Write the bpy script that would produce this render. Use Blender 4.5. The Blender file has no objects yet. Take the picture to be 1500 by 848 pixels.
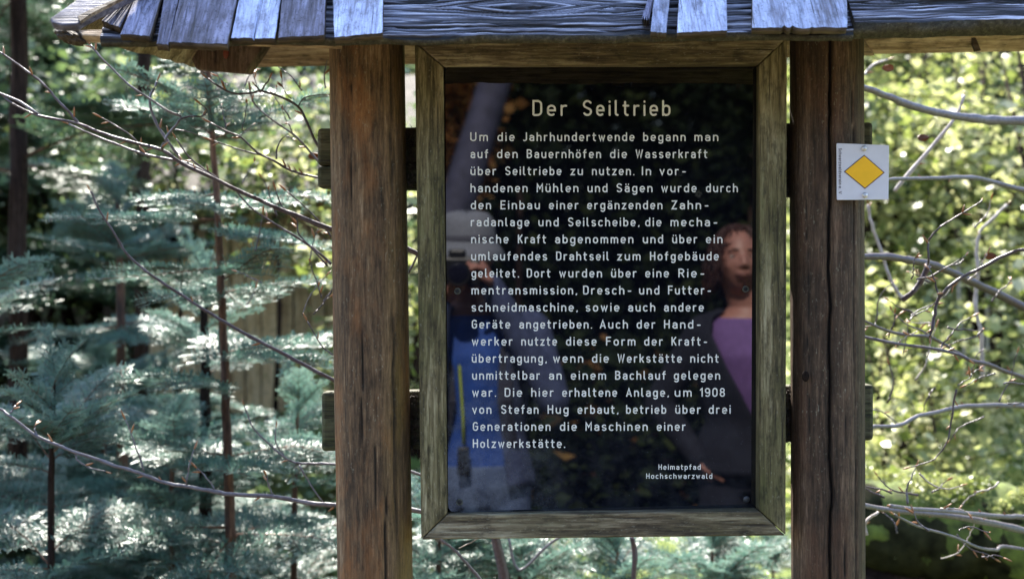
import bpy, math, random
import numpy as np
from mathutils import Vector, Matrix
rnd = random.Random(7)
RS = np.random.RandomState(11)
S = bpy.context.scene
COL = S.collection
# ------------------------------------------------------------------ camera
D = 2.083            # camera to board
EYE = 1.55           # camera height
cam_d = bpy.data.cameras.new('camera'); cam = bpy.data.objects.new('camera', cam_d); COL.objects.link(cam)
cam.location = (0, -D, EYE); cam.rotation_euler = (math.radians(90), 0, 0)
cam_d.sensor_width = 36; cam_d.lens = 36 * D / 1.5
cam_d.clip_start = 0.02; cam_d.clip_end = 400
cam_d.dof.use_dof = True; cam_d.dof.focus_distance = D; cam_d.dof.aperture_fstop = 4.4
S.camera = cam
# ------------------------------------------------------------------ light
SUN_EL, SUN_AZ = 50.0, -12.0         # degrees; azimuth from +Y towards -X (sun stands behind the board, to the left)
W = bpy.data.worlds.new('World'); S.world = W; W.use_nodes = True
nt = W.node_tree; nt.nodes.clear()
sky = nt.nodes.new('ShaderNodeTexSky'); sky.sky_type = 'NISHITA'; sky.sun_disc = False
sky.sun_elevation = math.radians(SUN_EL); sky.sun_rotation = math.radians(SUN_AZ)
bgn = nt.nodes.new('ShaderNodeBackground'); bgn.inputs[1].default_value = 0.15
wo = nt.nodes.new('ShaderNodeOutputWorld')
nt.links.new(sky.outputs[0], bgn.inputs[0]); nt.links.new(bgn.outputs[0], wo.inputs[0])
sd = bpy.data.lights.new('sun', 'SUN'); sd.energy = 5.0; sd.angle = math.radians(0.5); sd.color = (1, .95, .86)
sun = bpy.data.objects.new('sun', sd); COL.objects.link(sun)
ce = math.cos(math.radians(SUN_EL))
sv = Vector((math.sin(math.radians(SUN_AZ)) * ce, math.cos(math.radians(SUN_AZ)) * ce, math.sin(math.radians(SUN_EL))))
sun.rotation_euler = sv.to_track_quat('Z', 'Y').to_euler(); sun.location = sv * 30
S.view_settings.view_transform = 'Standard'; S.view_settings.look = 'None'
S.view_settings.exposure = 2.1; S.view_settings.gamma = 1.0
S.render.engine = 'CYCLES'
S.cycles.use_denoising = True
S.cycles.max_bounces = 6; S.cycles.transparent_max_bounces = 4; S.cycles.sample_clamp_indirect = 6

# ------------------------------------------------------------------ geometry helpers
def P(px, py, Y=0.0):
    """point of the place seen at photograph pixel (px,py) at depth Y"""
    k = (Y + D) / D
    return Vector(((px - 750) * .001 * k, Y, EYE + (424 - py) * .001 * k))
def ray(px, py):
    return Vector(((px - 750) * .001, D, (424 - py) * .001))
CAM = Vector((0, -D, EYE))
def on_plane(px, py, o, n):
    r = ray(px, py); t = (o - CAM).dot(n) / r.dot(n); return CAM + r * t
def hash3(i, j, k):
    h = (i.astype(np.int64) * 374761393 + j.astype(np.int64) * 668265263 + k.astype(np.int64) * 2147483647) & 0xffffffff
    h = ((h ^ (h >> 13)) * 1274126177) & 0xffffffff
    h = h ^ (h >> 16)
    return (h & 0xffff) / 65535.0
def vnoise(p):
    p = np.asarray(p, float); f = np.floor(p); t = p - f; t = t * t * (3 - 2 * t); f = f.astype(np.int64)
    r = 0
    for a in (0, 1):
        for b in (0, 1):
            for c in (0, 1):
                w = (t[..., 0] if a else 1 - t[..., 0]) * (t[..., 1] if b else 1 - t[..., 1]) * (t[..., 2] if c else 1 - t[..., 2])
                r = r + w * hash3(f[..., 0] + a, f[..., 1] + b, f[..., 2] + c)
    return r
def fbm(p, o=4):
    p = np.asarray(p, float); r = 0; a = .5; s = 0
    for i in range(o):
        r = r + a * vnoise(p + 17.3 * i); s += a; p = p * 2.03; a *= .5
    return r / s
def mesh_np(name, V, quads=None, tris=None, mats=(), midx=None, smooth=False, attr=None):
    V = np.asarray(V, np.float32).reshape(-1, 3); me = bpy.data.meshes.new(name)
    loops = []; starts = []; n = 0
    if quads is not None and len(quads):
        q = np.asarray(quads, np.int32).reshape(-1, 4); loops.append(q.ravel()); starts.append(np.arange(len(q)) * 4); n = len(q) * 4
    if tris is not None and len(tris):
        t = np.asarray(tris, np.int32).reshape(-1, 3); loops.append(t.ravel()); starts.append(n + np.arange(len(t)) * 3)
    L = np.concatenate(loops); st = np.concatenate(starts).astype(np.int32)
    me.vertices.add(len(V)); me.vertices.foreach_set('co', V.ravel())
    me.loops.add(len(L)); me.loops.foreach_set('vertex_index', L)
    me.polygons.add(len(st)); me.polygons.foreach_set('loop_start', st)
    for m in mats: me.materials.append(m)
    if midx is not None: me.polygons.foreach_set('material_index', np.asarray(midx, np.int32))
    if smooth: me.polygons.foreach_set('use_smooth', np.ones(len(st), bool))
    if attr is not None:
        for k, v in attr.items():
            a = me.attributes.new(k, 'FLOAT', 'POINT'); a.data.foreach_set('value', np.asarray(v, np.float32).ravel())
    me.update(calc_edges=True); me.validate()
    return me
def link(name, me, parent=None, **kw):
    o = bpy.data.objects.new(name, me); COL.objects.link(o)
    if parent is not None: o.parent = parent
    for k, v in kw.items():
        if v is not None: o[k] = v
    return o
def wpos(o):
    v = Vector((0, 0, 0))
    while o is not None: v = v + o.location; o = o.parent
    return v
def thing(name, label, cat, loc, group=None):
    o = bpy.data.objects.new(name, None); COL.objects.link(o); o.location = loc; o.empty_display_size = .05
    o['label'] = label; o['category'] = cat
    if group: o['group'] = group
    return o
class MB:
    """collects world-space geometry; build() links it as one mesh with its origin at the parent"""
    def __init__(s): s.v = []; s.f = []; s.m = []; s.n = 0
    def add(s, V, F, m=0):
        s.v += [tuple(p) for p in V]; s.f += [tuple(i + s.n for i in f) for f in F]; s.m += [m] * len(F); s.n += len(V)
    def box(s, c, h, R=None, m=0):
        c = Vector(c); V = []
        for dz in (-1, 1):
            for dx, dy in ((-1, -1), (1, -1), (1, 1), (-1, 1)):
                q = Vector((dx * h[0], dy * h[1], dz * h[2])); V.append(c + (R @ q if R else q))
        s.add(V, [(3, 2, 1, 0), (4, 5, 6, 7), (0, 1, 5, 4), (1, 2, 6, 5), (2, 3, 7, 6), (3, 0, 4, 7)], m)
    def hexa(s, front, back, m=0):
        V = list(front) + list(back); n = len(front)
        F = [tuple(range(n)), tuple(reversed(range(n, 2 * n)))] + [(i, i + n, (i + 1) % n + n, (i + 1) % n) for i in range(n)]
        s.add(V, F, m)
    def tube(s, pts, rad, n=8, m=0, jit=0):
        pts = [Vector(p) for p in pts]; V = []; F = []
        up = Vector((.13, .2, 1)).normalized()
        for i, p in enumerate(pts):
            d = (pts[min(i + 1, len(pts) - 1)] - pts[max(i - 1, 0)]).normalized()
            if abs(d.dot(up)) > .95: up = Vector((1, .1, .05)).normalized()
            a = d.cross(up).normalized(); b = a.cross(d).normalized()
            r = rad[i] if hasattr(rad, '__len__') else rad
            for k in range(n):
                t = 2 * math.pi * k / n; rr = r * (1 + (jit * (rnd.random() - .5) if jit else 0))
                V.append(p + a * math.cos(t) * rr + b * math.sin(t) * rr)
        for i in range(len(pts) - 1):
            for k in range(n):
                k2 = (k + 1) % n; F.append((i * n + k, i * n + k2, (i + 1) * n + k2, (i + 1) * n + k))
        F.append(tuple(reversed(range(n)))); F.append(tuple((len(pts) - 1) * n + k for k in range(n)))
        s.add(V, F, m)
    def ball(s, c, r, R=None, nu=16, nv=10, m=0, fn=None):
        c = Vector(c); V = []; F = []
        for j in range(nv + 1):
            ph = math.pi * j / nv
            for i in range(nu):
                th = 2 * math.pi * i / nu
                q = Vector((r[0] * math.sin(ph) * math.cos(th), r[1] * math.sin(ph) * math.sin(th), r[2] * math.cos(ph)))
                if fn: q = fn(q)
                V.append(c + (R @ q if R else q))
        for j in range(nv):
            for i in range(nu):
                F.append((j * nu + i, (j + 1) * nu + i, (j + 1) * nu + (i + 1) % nu, j * nu + (i + 1) % nu))
        s.add(V, F, m)
    def loft(s, secs, n=24, m=0):
        """secs: (centre, rx, ry) horizontal ellipses"""
        V = []; F = []
        for c, rx, ry in secs:
            for k in range(n):
                t = 2 * math.pi * k / n; V.append((c[0] + rx * math.cos(t), c[1] + ry * math.sin(t), c[2]))
        for i in range(len(secs) - 1):
            for k in range(n):
                k2 = (k + 1) % n; F.append((i * n + k, i * n + k2, (i + 1) * n + k2, (i + 1) * n + k))
        F.append(tuple(reversed(range(n)))); F.append(tuple((len(secs) - 1) * n + k for k in range(n)))
        s.add(V, F, m)
    def build(s, name, mats, parent=None, smooth=False, bevel=0, remesh=0, kind=None, label=None):
        if not isinstance(mats, (list, tuple)): mats = [mats]
        off = wpos(parent) if parent is not None else Vector((0, 0, 0))
        me = bpy.data.meshes.new(name); me.from_pydata([tuple(Vector(v) - off) for v in s.v], [], s.f)
        for m in mats: me.materials.append(m)
        me.polygons.foreach_set('material_index', s.m)
        if smooth: me.polygons.foreach_set('use_smooth', [True] * len(me.polygons))
        me.update()
        o = link(name, me, parent, kind=kind, label=label)
        if remesh:
            r = o.modifiers.new('r', 'REMESH'); r.mode = 'VOXEL'; r.voxel_size = remesh; r.use_smooth_shade = True
            q = o.modifiers.new('s', 'SMOOTH'); q.iterations = 3; q.factor = .5
        if bevel:
            b = o.modifiers.new('b', 'BEVEL'); b.width = bevel; b.segments = 2; b.limit_method = 'ANGLE'
        return o

# ------------------------------------------------------------------ materials
class NT:
    def __init__(s, name):
        s.m = bpy.data.materials.new(name); s.m.use_nodes = True; s.t = s.m.node_tree; s.t.nodes.clear()
        s.out = s.t.nodes.new('ShaderNodeOutputMaterial')
    def n(s, typ, **kw):
        x = s.t.nodes.new('ShaderNode' + typ)
        for k, v in kw.items():
            if k.startswith('i_'): s.set(x, k[2:], v)
            elif k.startswith('i'): s.set(x, int(k[1:]), v)
            else: setattr(x, k, v)
        return x
    def set(s, x, key, v):
        if isinstance(key, str): key = key.replace('_', ' ')
        inp = x.inputs[key]
        if isinstance(v, bpy.types.NodeSocket): s.t.links.new(v, inp)
        elif isinstance(v, bpy.types.Node): s.t.links.new(v.outputs[0], inp)
        else: inp.default_value = v
    def math(s, op, a, b=0.0, c=None, clamp=False):
        x = s.n('Math', operation=op, use_clamp=clamp); s.set(x, 0, a); s.set(x, 1, b)
        if c is not None: s.set(x, 2, c)
        return x.outputs[0]
    def mix(s, f, a, b, bt='MIX'):
        x = s.n('MixRGB', blend_type=bt); s.set(x, 0, f); s.set(x, 1, a); s.set(x, 2, b); return x.outputs[0]
    def ramp(s, f, stops):
        x = s.n('ValToRGB'); s.set(x, 0, f); e = x.color_ramp.elements
        while len(e) < len(stops): e.new(.5)
        for el, (p, c) in zip(e, stops):
            el.position = p; el.color = (*c, 1) if hasattr(c, '__len__') else (c, c, c, 1)
        return x.outputs[0]
    def coord(s, scale=(1, 1, 1), rnd_off=True, which='Object'):
        tc = s.n('TexCoord'); v = tc.outputs[which]
        if rnd_off:
            oi = s.n('ObjectInfo'); m = s.math('MULTIPLY', oi.outputs['Random'], 7.0)
            cx = s.n('CombineXYZ', i0=m, i1=m, i2=m); va = s.n('VectorMath', operation='ADD'); s.set(va, 0, v); s.set(va, 1, cx.outputs[0]); v = va.outputs[0]
        mp = s.n('Mapping'); s.set(mp, 0, v); mp.inputs['Scale'].default_value = scale
        return mp.outputs[0]
    def noise(s, vec, scale, detail=4, rough=.6, dist=0):
        x = s.n('TexNoise'); s.set(x, 'Vector', vec); s.set(x, 'Scale', scale); s.set(x, 'Detail', detail); s.set(x, 'Roughness', rough); s.set(x, 'Distortion', dist)
        return x.outputs[0]
    def bsdf(s, **kw):
        x = s.n('BsdfPrincipled')
        for k, v in kw.items(): s.set(x, k, v)
        return x
    def bump(s, h, st, dist=.002):
        x = s.n('Bump'); s.set(x, 'Height', h); s.set(x, 'Strength', st); s.set(x, 'Distance', dist); return x.outputs[0]
    def done(s, sh):
        s.t.links.new(sh.outputs[0] if isinstance(sh, bpy.types.Node) else sh, s.out.inputs[0]); return s.m
def c4(c): return (*c, 1)
def wood(name, cols, axis=2, sc=1.0, rough=.8, bump=.6, algae=None, algae_amt=.5, specks=.0, blotch=None, spec=.35, var=.15, con=1.5, mildew=0, wav=.25):
    t = NT(name); st = [1, 1, 1]; st[axis] = .07; st2 = [1, 1, 1]; st2[axis] = .025
    v = t.coord(tuple(st)); v2 = t.coord(tuple(st2)); v3 = t.coord((1, 1, 1))
    n1 = t.noise(v, 260 * sc, 6, .65); n2 = t.noise(v, 42 * sc, 4, .6, wav); n3 = t.noise(v3, 7, 4, .6); n4 = t.noise(v2, 330 * sc, 3, .5)
    f = t.math('ADD', t.math('MULTIPLY', n1, .5), t.math('MULTIPLY', n2, .5))
    f = t.math('MULTIPLY_ADD', f, con, .5 - .5 * con)
    col = t.ramp(f, [(.3, cols[0]), (.46, cols[1]), (.56, cols[2]), (.72, cols[3])])
    if blotch:
        col = t.mix(t.ramp(t.noise(v3, 11, 5, .65), [(.45, 0.), (.68, blotch[1])]), col, c4(blotch[0]))
    if algae:
        a = t.math('MULTIPLY', t.ramp(n3, [(.38, 0.), (.62, 1.)]), t.ramp(n1, [(.35, 0.), (.6, 1.)]))
        col = t.mix(t.math('MULTIPLY', a, algae_amt), col, c4(algae))
    mo = t.noise(t.coord((1, 1, .4) if axis == 2 else ((.4, 1, 1) if axis == 0 else (1, .4, 1))), 95, 5, .7)
    col = t.mix(.85, col, t.ramp(mo, [(.34, .38), (.5, 1.), (.7, 1.)]), 'MULTIPLY')
    if mildew: col = t.mix(t.math('MULTIPLY', t.ramp(t.noise(v3, 330, 3, .6), [(.60, 0.), (.66, 1.)]), mildew), col, (.02, .018, .025, 1))
    crack = t.ramp(n4, [(.30, 0.), (.38, 1.)])
    col = t.mix(crack, t.mix(.75, col, (.012, .01, .008, 1)), col)
    if specks:
        sp = t.noise(t.coord((1, 1, .35) if axis == 2 else (.35, 1, 1)), 420, 2, .5)
        col = t.mix(t.math('MULTIPLY', t.ramp(sp, [(.64, 0.), (.70, 1.)]), specks), col, (.42, .42, .34, 1))
    oi = t.n('ObjectInfo'); hv = t.math('ADD', 1 - var, t.math('MULTIPLY', oi.outputs['Random'], 2 * var))
    hs = t.n('HueSaturation'); t.set(hs, 'Color', col); t.set(hs, 'Value', hv)
    h = t.math('ADD', t.math('MULTIPLY', f, 1.0), t.math('MULTIPLY', crack, .8))
    return t.done(t.bsdf(**{'Base_Color': hs.outputs[0], 'Roughness': rough, 'Specular_IOR_Level': spec, 'Normal': t.bump(h, bump, .0025)}))
def plain(name, col, rough=.6, var=.25, scale=60, bump=.15, metal=0, spec=.5):
    t = NT(name); v = t.coord(); n = t.noise(v, scale, 4, .6)
    c = t.mix(t.ramp(n, [(.3, 0.), (.7, 1.)]), c4([x * (1 - var) for x in col]), c4([min(1, x * (1 + var)) for x in col]))
    return t.done(t.bsdf(**{'Base_Color': c, 'Roughness': rough, 'Metallic': metal, 'Specular_IOR_Level': spec, 'Normal': t.bump(n, bump, .003)}))
def leafmat(name, stops, scale, rough=.45, transl=.35, tcol=1.0, spec=.5):
    """colours vary leaf by leaf through the point attribute 'tone'"""
    t = NT(name); at = t.n('Attribute', attribute_name='tone')
    n = t.noise(t.coord(rnd_off=True), scale, 3, .6)
    f = t.math('ADD', t.math('MULTIPLY', at.outputs['Fac'], .65), t.math('MULTIPLY', n, .35))
    c = t.ramp(f, stops)
    b = t.bsdf(**{'Base_Color': c, 'Roughness': rough, 'Specular_IOR_Level': spec})
    tr = t.n('BsdfTranslucent'); t.set(tr, 0, t.mix(tcol, c, t.mix(.5, c, (.35, .42, .05, 1))) if tcol else c)
    m = t.n('MixShader'); t.set(m, 0, transl); t.set(m, 1, b.outputs[0]); t.set(m, 2, tr.outputs[0])
    return t.done(m)
M = {}
M['rail_v'] = wood('weathered_frame_upright', [(.026, .022, .013), (.092, .074, .034), (.19, .155, .082), (.42, .37, .23)], 2, 1, algae=(.075, .085, .02), algae_amt=.6, specks=.18)
M['rail_h'] = wood('weathered_frame_crosswise', [(.028, .022, .015), (.088, .066, .040), (.18, .142, .092), (.40, .35, .25)], 0, 1, algae=(.075, .08, .024), algae_amt=.4, specks=.18)
M['roof_board'] = None
M['shingle'] = wood('sky_tinted_silver_shingle', [(.13, .13, .18), (.32, .35, .50), (.47, .52, .74), (.64, .70, .90)], 1, 1.3, mildew=.5, rough=.55, bump=.5, spec=.5, var=.2, blotch=((.13, .115, .13), .55))  # the sky's blue reflection is put into the silver-grey wood colour
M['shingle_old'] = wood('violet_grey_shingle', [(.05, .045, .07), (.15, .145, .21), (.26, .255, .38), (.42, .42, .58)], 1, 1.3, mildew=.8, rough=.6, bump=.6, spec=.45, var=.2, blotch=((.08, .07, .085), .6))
M['underside'] = wood('dry_brown_roof_board', [(.13, .09, .055), (.34, .24, .155), (.50, .38, .27), (.62, .50, .37)], 0, .8, rough=.8, blotch=((.07, .045, .03), .6))
M['underdark'] = wood('dark_brown_wood', [(.02, .015, .012), (.05, .035, .025), (.08, .06, .045), (.13, .10, .08)], 0, .9)  # dark brown for undersides, ends, back board and joints
M['crossbar'] = wood('mossy_crossbar', [(.025, .022, .015), (.06, .055, .03), (.1, .09, .055), (.16, .15, .10)], 0, .9, algae=(.05, .07, .015), algae_amt=.6)
M['hutplank'] = wood('pale_hut_plank', [(.38, .24, .12), (.64, .45, .24), (.76, .57, .34), (.82, .67, .46)], 2, .35, var=.2)
M['darkhole'] = plain('dark_interior', (.012, .012, .014), .9)
M['moss'] = plain('moss', (.085, .11, .02), .95, .7, 25, .8)
M['black'] = plain('black_plastic', (.015, .015, .017), .35, .2, 80, .05)
M['metal'] = plain('nail_head_metal', (.62, .62, .64), .35, .15, 200, .1, .6)
M['bark_fir'] = wood('reddish_fir_bark', [(.04, .02, .014), (.11, .052, .032), (.17, .09, .055), (.26, .16, .11)], 2, .5, bump=1.0)
M['bark_dark'] = wood('dark_trunk_bark', [(.012, .008, .007), (.025, .016, .013), (.045, .028, .022), (.07, .05, .042)], 2, .25, bump=1.0, spec=.08, rough=.97)
M['bark_beech'] = plain('smooth_grey_beech_bark', (.13, .115, .13), .42, .35, 160, .3)
M['bark_twig'] = plain('dark_purple_twig_bark', (.07, .05, .06), .42, .35, 200, .3)
M['bark_pale'] = plain('pale_sunlit_stem_bark', (.36, .31, .28), .6, .25, 60, .4)
M['bud'] = plain('brown_beech_bud', (.30, .13, .05), .4, .4, 300, .2)
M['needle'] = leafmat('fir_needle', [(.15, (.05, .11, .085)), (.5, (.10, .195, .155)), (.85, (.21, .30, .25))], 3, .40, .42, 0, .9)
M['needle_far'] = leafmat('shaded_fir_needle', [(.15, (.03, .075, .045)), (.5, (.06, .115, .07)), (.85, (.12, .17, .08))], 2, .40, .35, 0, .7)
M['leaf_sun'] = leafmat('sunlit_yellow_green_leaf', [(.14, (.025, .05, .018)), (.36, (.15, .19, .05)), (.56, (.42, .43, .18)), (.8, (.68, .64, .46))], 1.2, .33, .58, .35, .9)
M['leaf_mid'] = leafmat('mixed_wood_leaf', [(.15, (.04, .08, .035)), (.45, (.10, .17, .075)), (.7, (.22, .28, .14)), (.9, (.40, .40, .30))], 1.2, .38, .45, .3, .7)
M['leaf_dry'] = leafmat('dry_beech_leaf', [(.2, (.16, .06, .02)), (.6, (.33, .15, .04)), (.9, (.42, .28, .10))], 2, .6, .4, 0)
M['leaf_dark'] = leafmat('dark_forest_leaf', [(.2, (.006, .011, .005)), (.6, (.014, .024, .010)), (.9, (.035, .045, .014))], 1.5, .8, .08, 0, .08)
M['skin'] = plain('skin', (.38, .175, .135), .5, .1, 30, .05)
M['hair'] = plain('auburn_hair', (.055, .018, .012), .45, .5, 200, .3)
M['hat'] = plain('grey_cotton_hat', (.20, .21, .25), .9, .2, 120, .3)
M['hatband'] = plain('dark_hat_band', (.10, .10, .13), .9, .15, 300, .3)
M['bluejacket'] = plain('blue_jacket_cloth', (.02, .075, .36), .75, .25, 25, .3)
M['greyblue'] = plain('grey_blue_jacket_cloth', (.055, .07, .15), .9, .3, 40, .4)
M['denim'] = plain('blue_denim', (.10, .14, .26), .9, .3, 150, .4)
M['darkcloth'] = plain('dark_cloth', (.010, .011, .022), .9, .3, 100, .3)
M['purple'] = plain('purple_shirt_cloth', (.17, .09, .27), .8, .15, 60, .2)
M['lips'] = plain('lips', (.34, .14, .115), .4, .1)
M['eyewhite'] = plain('eye_white', (.7, .68, .65), .2, .05)
M['iris'] = plain('dark_iris', (.05, .03, .02), .1, .1)
M['brow'] = plain('eyebrow_hair', (.07, .03, .02), .7, .3)
M['lanyard'] = plain('yellow_green_cord', (.40, .50, .05), .7, .1)
M['strap'] = plain('dark_backpack_strap', (.03, .03, .05), .8, .2)
M['glass'] = plain('dark_lens_glass', (.01, .01, .02), .05, .1)
M['leather'] = plain('brown_boot_leather', (.07, .045, .03), .6, .3)
def post_mat(name, cols, orange, green):
    t = NT(name); v = t.coord((1, 1, .08), False); v2 = t.coord((1, 1, 1), False); vs = t.coord((1, 1, .25), False)
    n1 = t.noise(v, 270, 8, .72); n2 = t.noise(v, 28, 4, .6, .8); nb = t.noise(t.coord((1, 1, .35), False), 17, 5, .65)
    f = t.math('ADD', t.math('MULTIPLY', n1, .55), t.math('MULTIPLY', n2, .45)); f = t.math('MULTIPLY_ADD', f, 1.35, -.175)
    c = t.ramp(f, [(.3, cols[0]), (.45, cols[1]), (.57, cols[2]), (.72, cols[3])])
    c = t.mix(t.ramp(nb, [(.48, 0.), (.66, .75)]), c, t.mix(.6, c, c4(orange)))
    c = t.mix(t.ramp(t.noise(vs, 9, 4, .6), [(.5, 0.), (.7, .6)]), c, c4([x * .45 for x in cols[1]]))
    sx = t.n('SeparateXYZ'); t.set(sx, 0, t.coord((1, 1, 1), False))
    side = t.math('MULTIPLY', t.ramp(t.math('MULTIPLY_ADD', sx.outputs[0], 9.0, .5), [(.72, 0.), (1., 1.)]), t.ramp(t.noise(vs, 22, 4), [(.4, .2), (.6, 1.)]))
    c = t.mix(t.math('MULTIPLY', side, .55), c, c4(green))
    lich = t.math('MULTIPLY', t.ramp(t.noise(t.coord((1, 1, .5), False), 260, 4, .7), [(.60, 0.), (.68, 1.)]), t.ramp(t.noise(vs, 14, 3), [(.47, 0.), (.62, .45)]))
    c = t.mix(lich, c, (.34, .34, .26, 1))
    c = t.mix(.8, c, t.ramp(t.noise(t.coord((1, 1, .45), False), 110, 6, .75), [(.32, .45), (.52, 1.)]), 'MULTIPLY')
    cr = t.n('Attribute', attribute_name='crack'); c = t.mix(cr.outputs['Fac'], c, (.006, .005, .004, 1))
    h = t.math('ADD', f, t.math('MULTIPLY', t.noise(v, 500, 3, .6), .5))
    return t.done(t.bsdf(**{'Base_Color': c, 'Roughness': .78, 'Specular_IOR_Level': .35, 'Normal': t.bump(h, .7, .003)}))
M['post_l'] = post_mat('left_post_wood', [(.018, .011, .006), (.094, .055, .028), (.185, .112, .058), (.40, .29, .18)], (.34, .12, .026), (.16, .10, .008))
M['post_r'] = post_mat('right_post_wood', [(.011, .007, .005), (.050, .030, .018), (.105, .065, .040), (.28, .19, .13)], (.12, .05, .025), (.10, .075, .03))
def grain_mat():
    t = NT('grained_roof_board'); g = t.n('Attribute', attribute_name='grain'); k = t.n('Attribute', attribute_name='knot')
    c = t.ramp(g.outputs['Fac'], [(.22, (.006, .006, .009)), (.44, (.06, .055, .07)), (.62, (.19, .195, .27)), (.84, (.60, .60, .72))])
    c = t.mix(t.math('MULTIPLY', k.outputs['Fac'], .85), c, (.05, .045, .06, 1))
    n = t.noise(t.coord((.15, 1, 1), False), 400, 4, .6)
    c = t.mix(.35, c, t.ramp(n, [(.3, .1), (.7, 1.)]), 'MULTIPLY')
    return t.done(t.bsdf(**{'Base_Color': c, 'Roughness': .55, 'Specular_IOR_Level': .5, 'Normal': t.bump(n, .4, .001)}))
M['grain'] = grain_mat()
def edge_mat():
    t = NT('cracked_board_edge'); n = t.noise(t.coord((1, 1, 1), False), 120, 5, .7); vo = t.n('TexVoronoi', feature='DISTANCE_TO_EDGE'); vn = t.n('TexNoise'); t.set(vn, 'Vector', t.coord((1, 1, 1), False)); t.set(vn, 'Scale', 70.0); t.set(vn, 'Detail', 4.0); va = t.n('VectorMath', operation='MULTIPLY_ADD'); t.set(va, 0, vn.outputs[1]); va.inputs[1].default_value = (.03, .03, .03); t.set(va, 2, t.coord((.45, 1, 1), False)); t.set(vo, 'Vector', va.outputs[0]); t.set(vo, 'Scale', 75)
    c = t.ramp(n, [(.3, (.02, .018, .014)), (.55, (.06, .055, .042)), (.75, (.15, .14, .115))])
    c = t.mix(t.ramp(vo.outputs[0], [(.0, .7), (.05, 0.)]), c, (.01, .008, .006, 1))
    return t.done(t.bsdf(**{'Base_Color': c, 'Roughness': .9, 'Normal': t.bump(n, .7, .003)}))
M['edge'] = edge_mat()
def panel_mat():
    t = NT('glossy_dark_panel'); v = t.coord((1, 1, 1), False)
    sx = t.n('SeparateXYZ'); t.set(sx, 0, v)
    low = t.ramp(t.math('MULTIPLY_ADD', sx.outputs[2], -1.6, .45), [(.5, 0.), (1., 1.)])            # dust gathers low down
    lft = t.ramp(t.math('MULTIPLY_ADD', sx.outputs[0], -3.0, .1), [(.25, 0.), (.7, 1.)])
    n = t.noise(v, 22, 6, .7); ns = t.noise(v, 520, 2, .5); nm = t.noise(v, 110, 4, .6)
    dust = t.math('MULTIPLY', t.math('MULTIPLY', low, t.ramp(n, [(.42, .05), (.7, 1.)])), t.math('ADD', .12, t.math('MULTIPLY', lft, .75)))
    speck = t.math('MULTIPLY', t.ramp(ns, [(.745, 0.), (.76, 1.)]), t.ramp(t.math('ADD', t.math('MULTIPLY', low, .35), t.math('MULTIPLY', n, .6)), [(.3, 0.), (.6, 1.)]))
    grime = t.math('MULTIPLY', t.ramp(nm, [(.5, 0.), (.75, 1.)]), .015)
    f = t.math('ADD', t.math('ADD', t.math('MULTIPLY', dust, .45), t.math('MULTIPLY', speck, .5)), grime, clamp=True)
    gl = t.bsdf(Base_Color=(.0022, .0026, .0052, 1), Roughness=.012, IOR=1.72)
    df = t.bsdf(Base_Color=(.26, .28, .33, 1), Roughness=.8)
    m = t.n('MixShader'); t.set(m, 0, f); t.set(m, 1, gl.outputs[0]); t.set(m, 2, df.outputs[0])
    return t.done(m)
M['panel'] = panel_mat()
M['letter'] = plain('pale_grey_lettering', (.74, .73, .68), .6, .12, 200, .05)
M['white'] = plain('white_enamel', (.66, .66, .74), .35, .04, 40, .03)
M['yellow'] = plain('yellow_enamel', (.95, .52, .02), .35, .05, 60, .03)
M['violet'] = plain('dark_violet_print', (.06, .02, .07), .4, .1)
def ground_mat():
    t = NT('forest_floor'); v = t.coord((1, 1, 1), False)
    n = t.noise(v, 1.1, 5, .6); n2 = t.noise(v, 14, 6, .7); n3 = t.noise(v, 60, 4, .7)
    moss = t.ramp(n3, [(.3, (.05, .08, .015)), (.5, (.13, .18, .03)), (.7, (.24, .27, .07))])
    lit = t.ramp(n2, [(.3, (.035, .022, .012)), (.5, (.11, .065, .035)), (.65, (.20, .13, .07)), (.8, (.32, .24, .15))])
    sx = t.n('SeparateXYZ'); t.set(sx, 0, v)
    rt = t.math('MULTIPLY', t.ramp(t.math('MULTIPLY_ADD', sx.outputs[0], .22, .35), [(.25, 0.), (.6, .32)]), t.ramp(t.math('MULTIPLY_ADD', sx.outputs[1], .3, .3), [(.2, 0.), (.6, 1.)]))
    f = t.ramp(t.math('ADD', n, rt), [(.5, 0.), (.62, 1.)])
    return t.done(t.bsdf(**{'Base_Color': t.mix(f, lit, moss), 'Roughness': .95, 'Normal': t.bump(n3, .9, .02)}))
M['ground'] = ground_mat()

# ------------------------------------------------------------------ ground
def height(x, y):
    x = np.asarray(x, float); y = np.asarray(y, float)
    r = np.log1p(np.exp((y - 1.0) * 3)) / 3
    h = .30 * r + .012 * np.clip(y - 6, 0, 60) ** 1.7 * 0.35
    h = h + .05 * np.clip(-y - 3.5, 0, 100)
    q = np.stack([x * .9, y * .9, x * 0 + 3], -1)
    h = h + (fbm(q, 4) - .5) * (.10 + .3 * np.clip(y / 6, 0, 1)) * np.clip(np.abs(y) / 2, .25, 1)
    return h
xs = np.concatenate([np.linspace(-160, -12, 24), np.linspace(-11.7, 11.7, 118), np.linspace(12, 160, 24)])
ys = np.concatenate([np.linspace(-120, -10, 20), np.linspace(-9.8, 22, 160), np.linspace(22.5, 160, 26)])
X, Y = np.meshgrid(xs, ys); Z = height(X, Y)
V = np.stack([X, Y, Z], -1).reshape(-1, 3); nx = len(xs); ny = len(ys)
I = np.arange(nx * ny).reshape(ny, nx)
Q = np.stack([I[:-1, :-1], I[:-1, 1:], I[1:, 1:], I[1:, :-1]], -1).reshape(-1, 4)
link('ground', mesh_np('ground', V, Q, mats=[M['ground']], smooth=True), kind='structure')
def gz(x, y): return float(height(np.array([x]), np.array([y]))[0])

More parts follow.
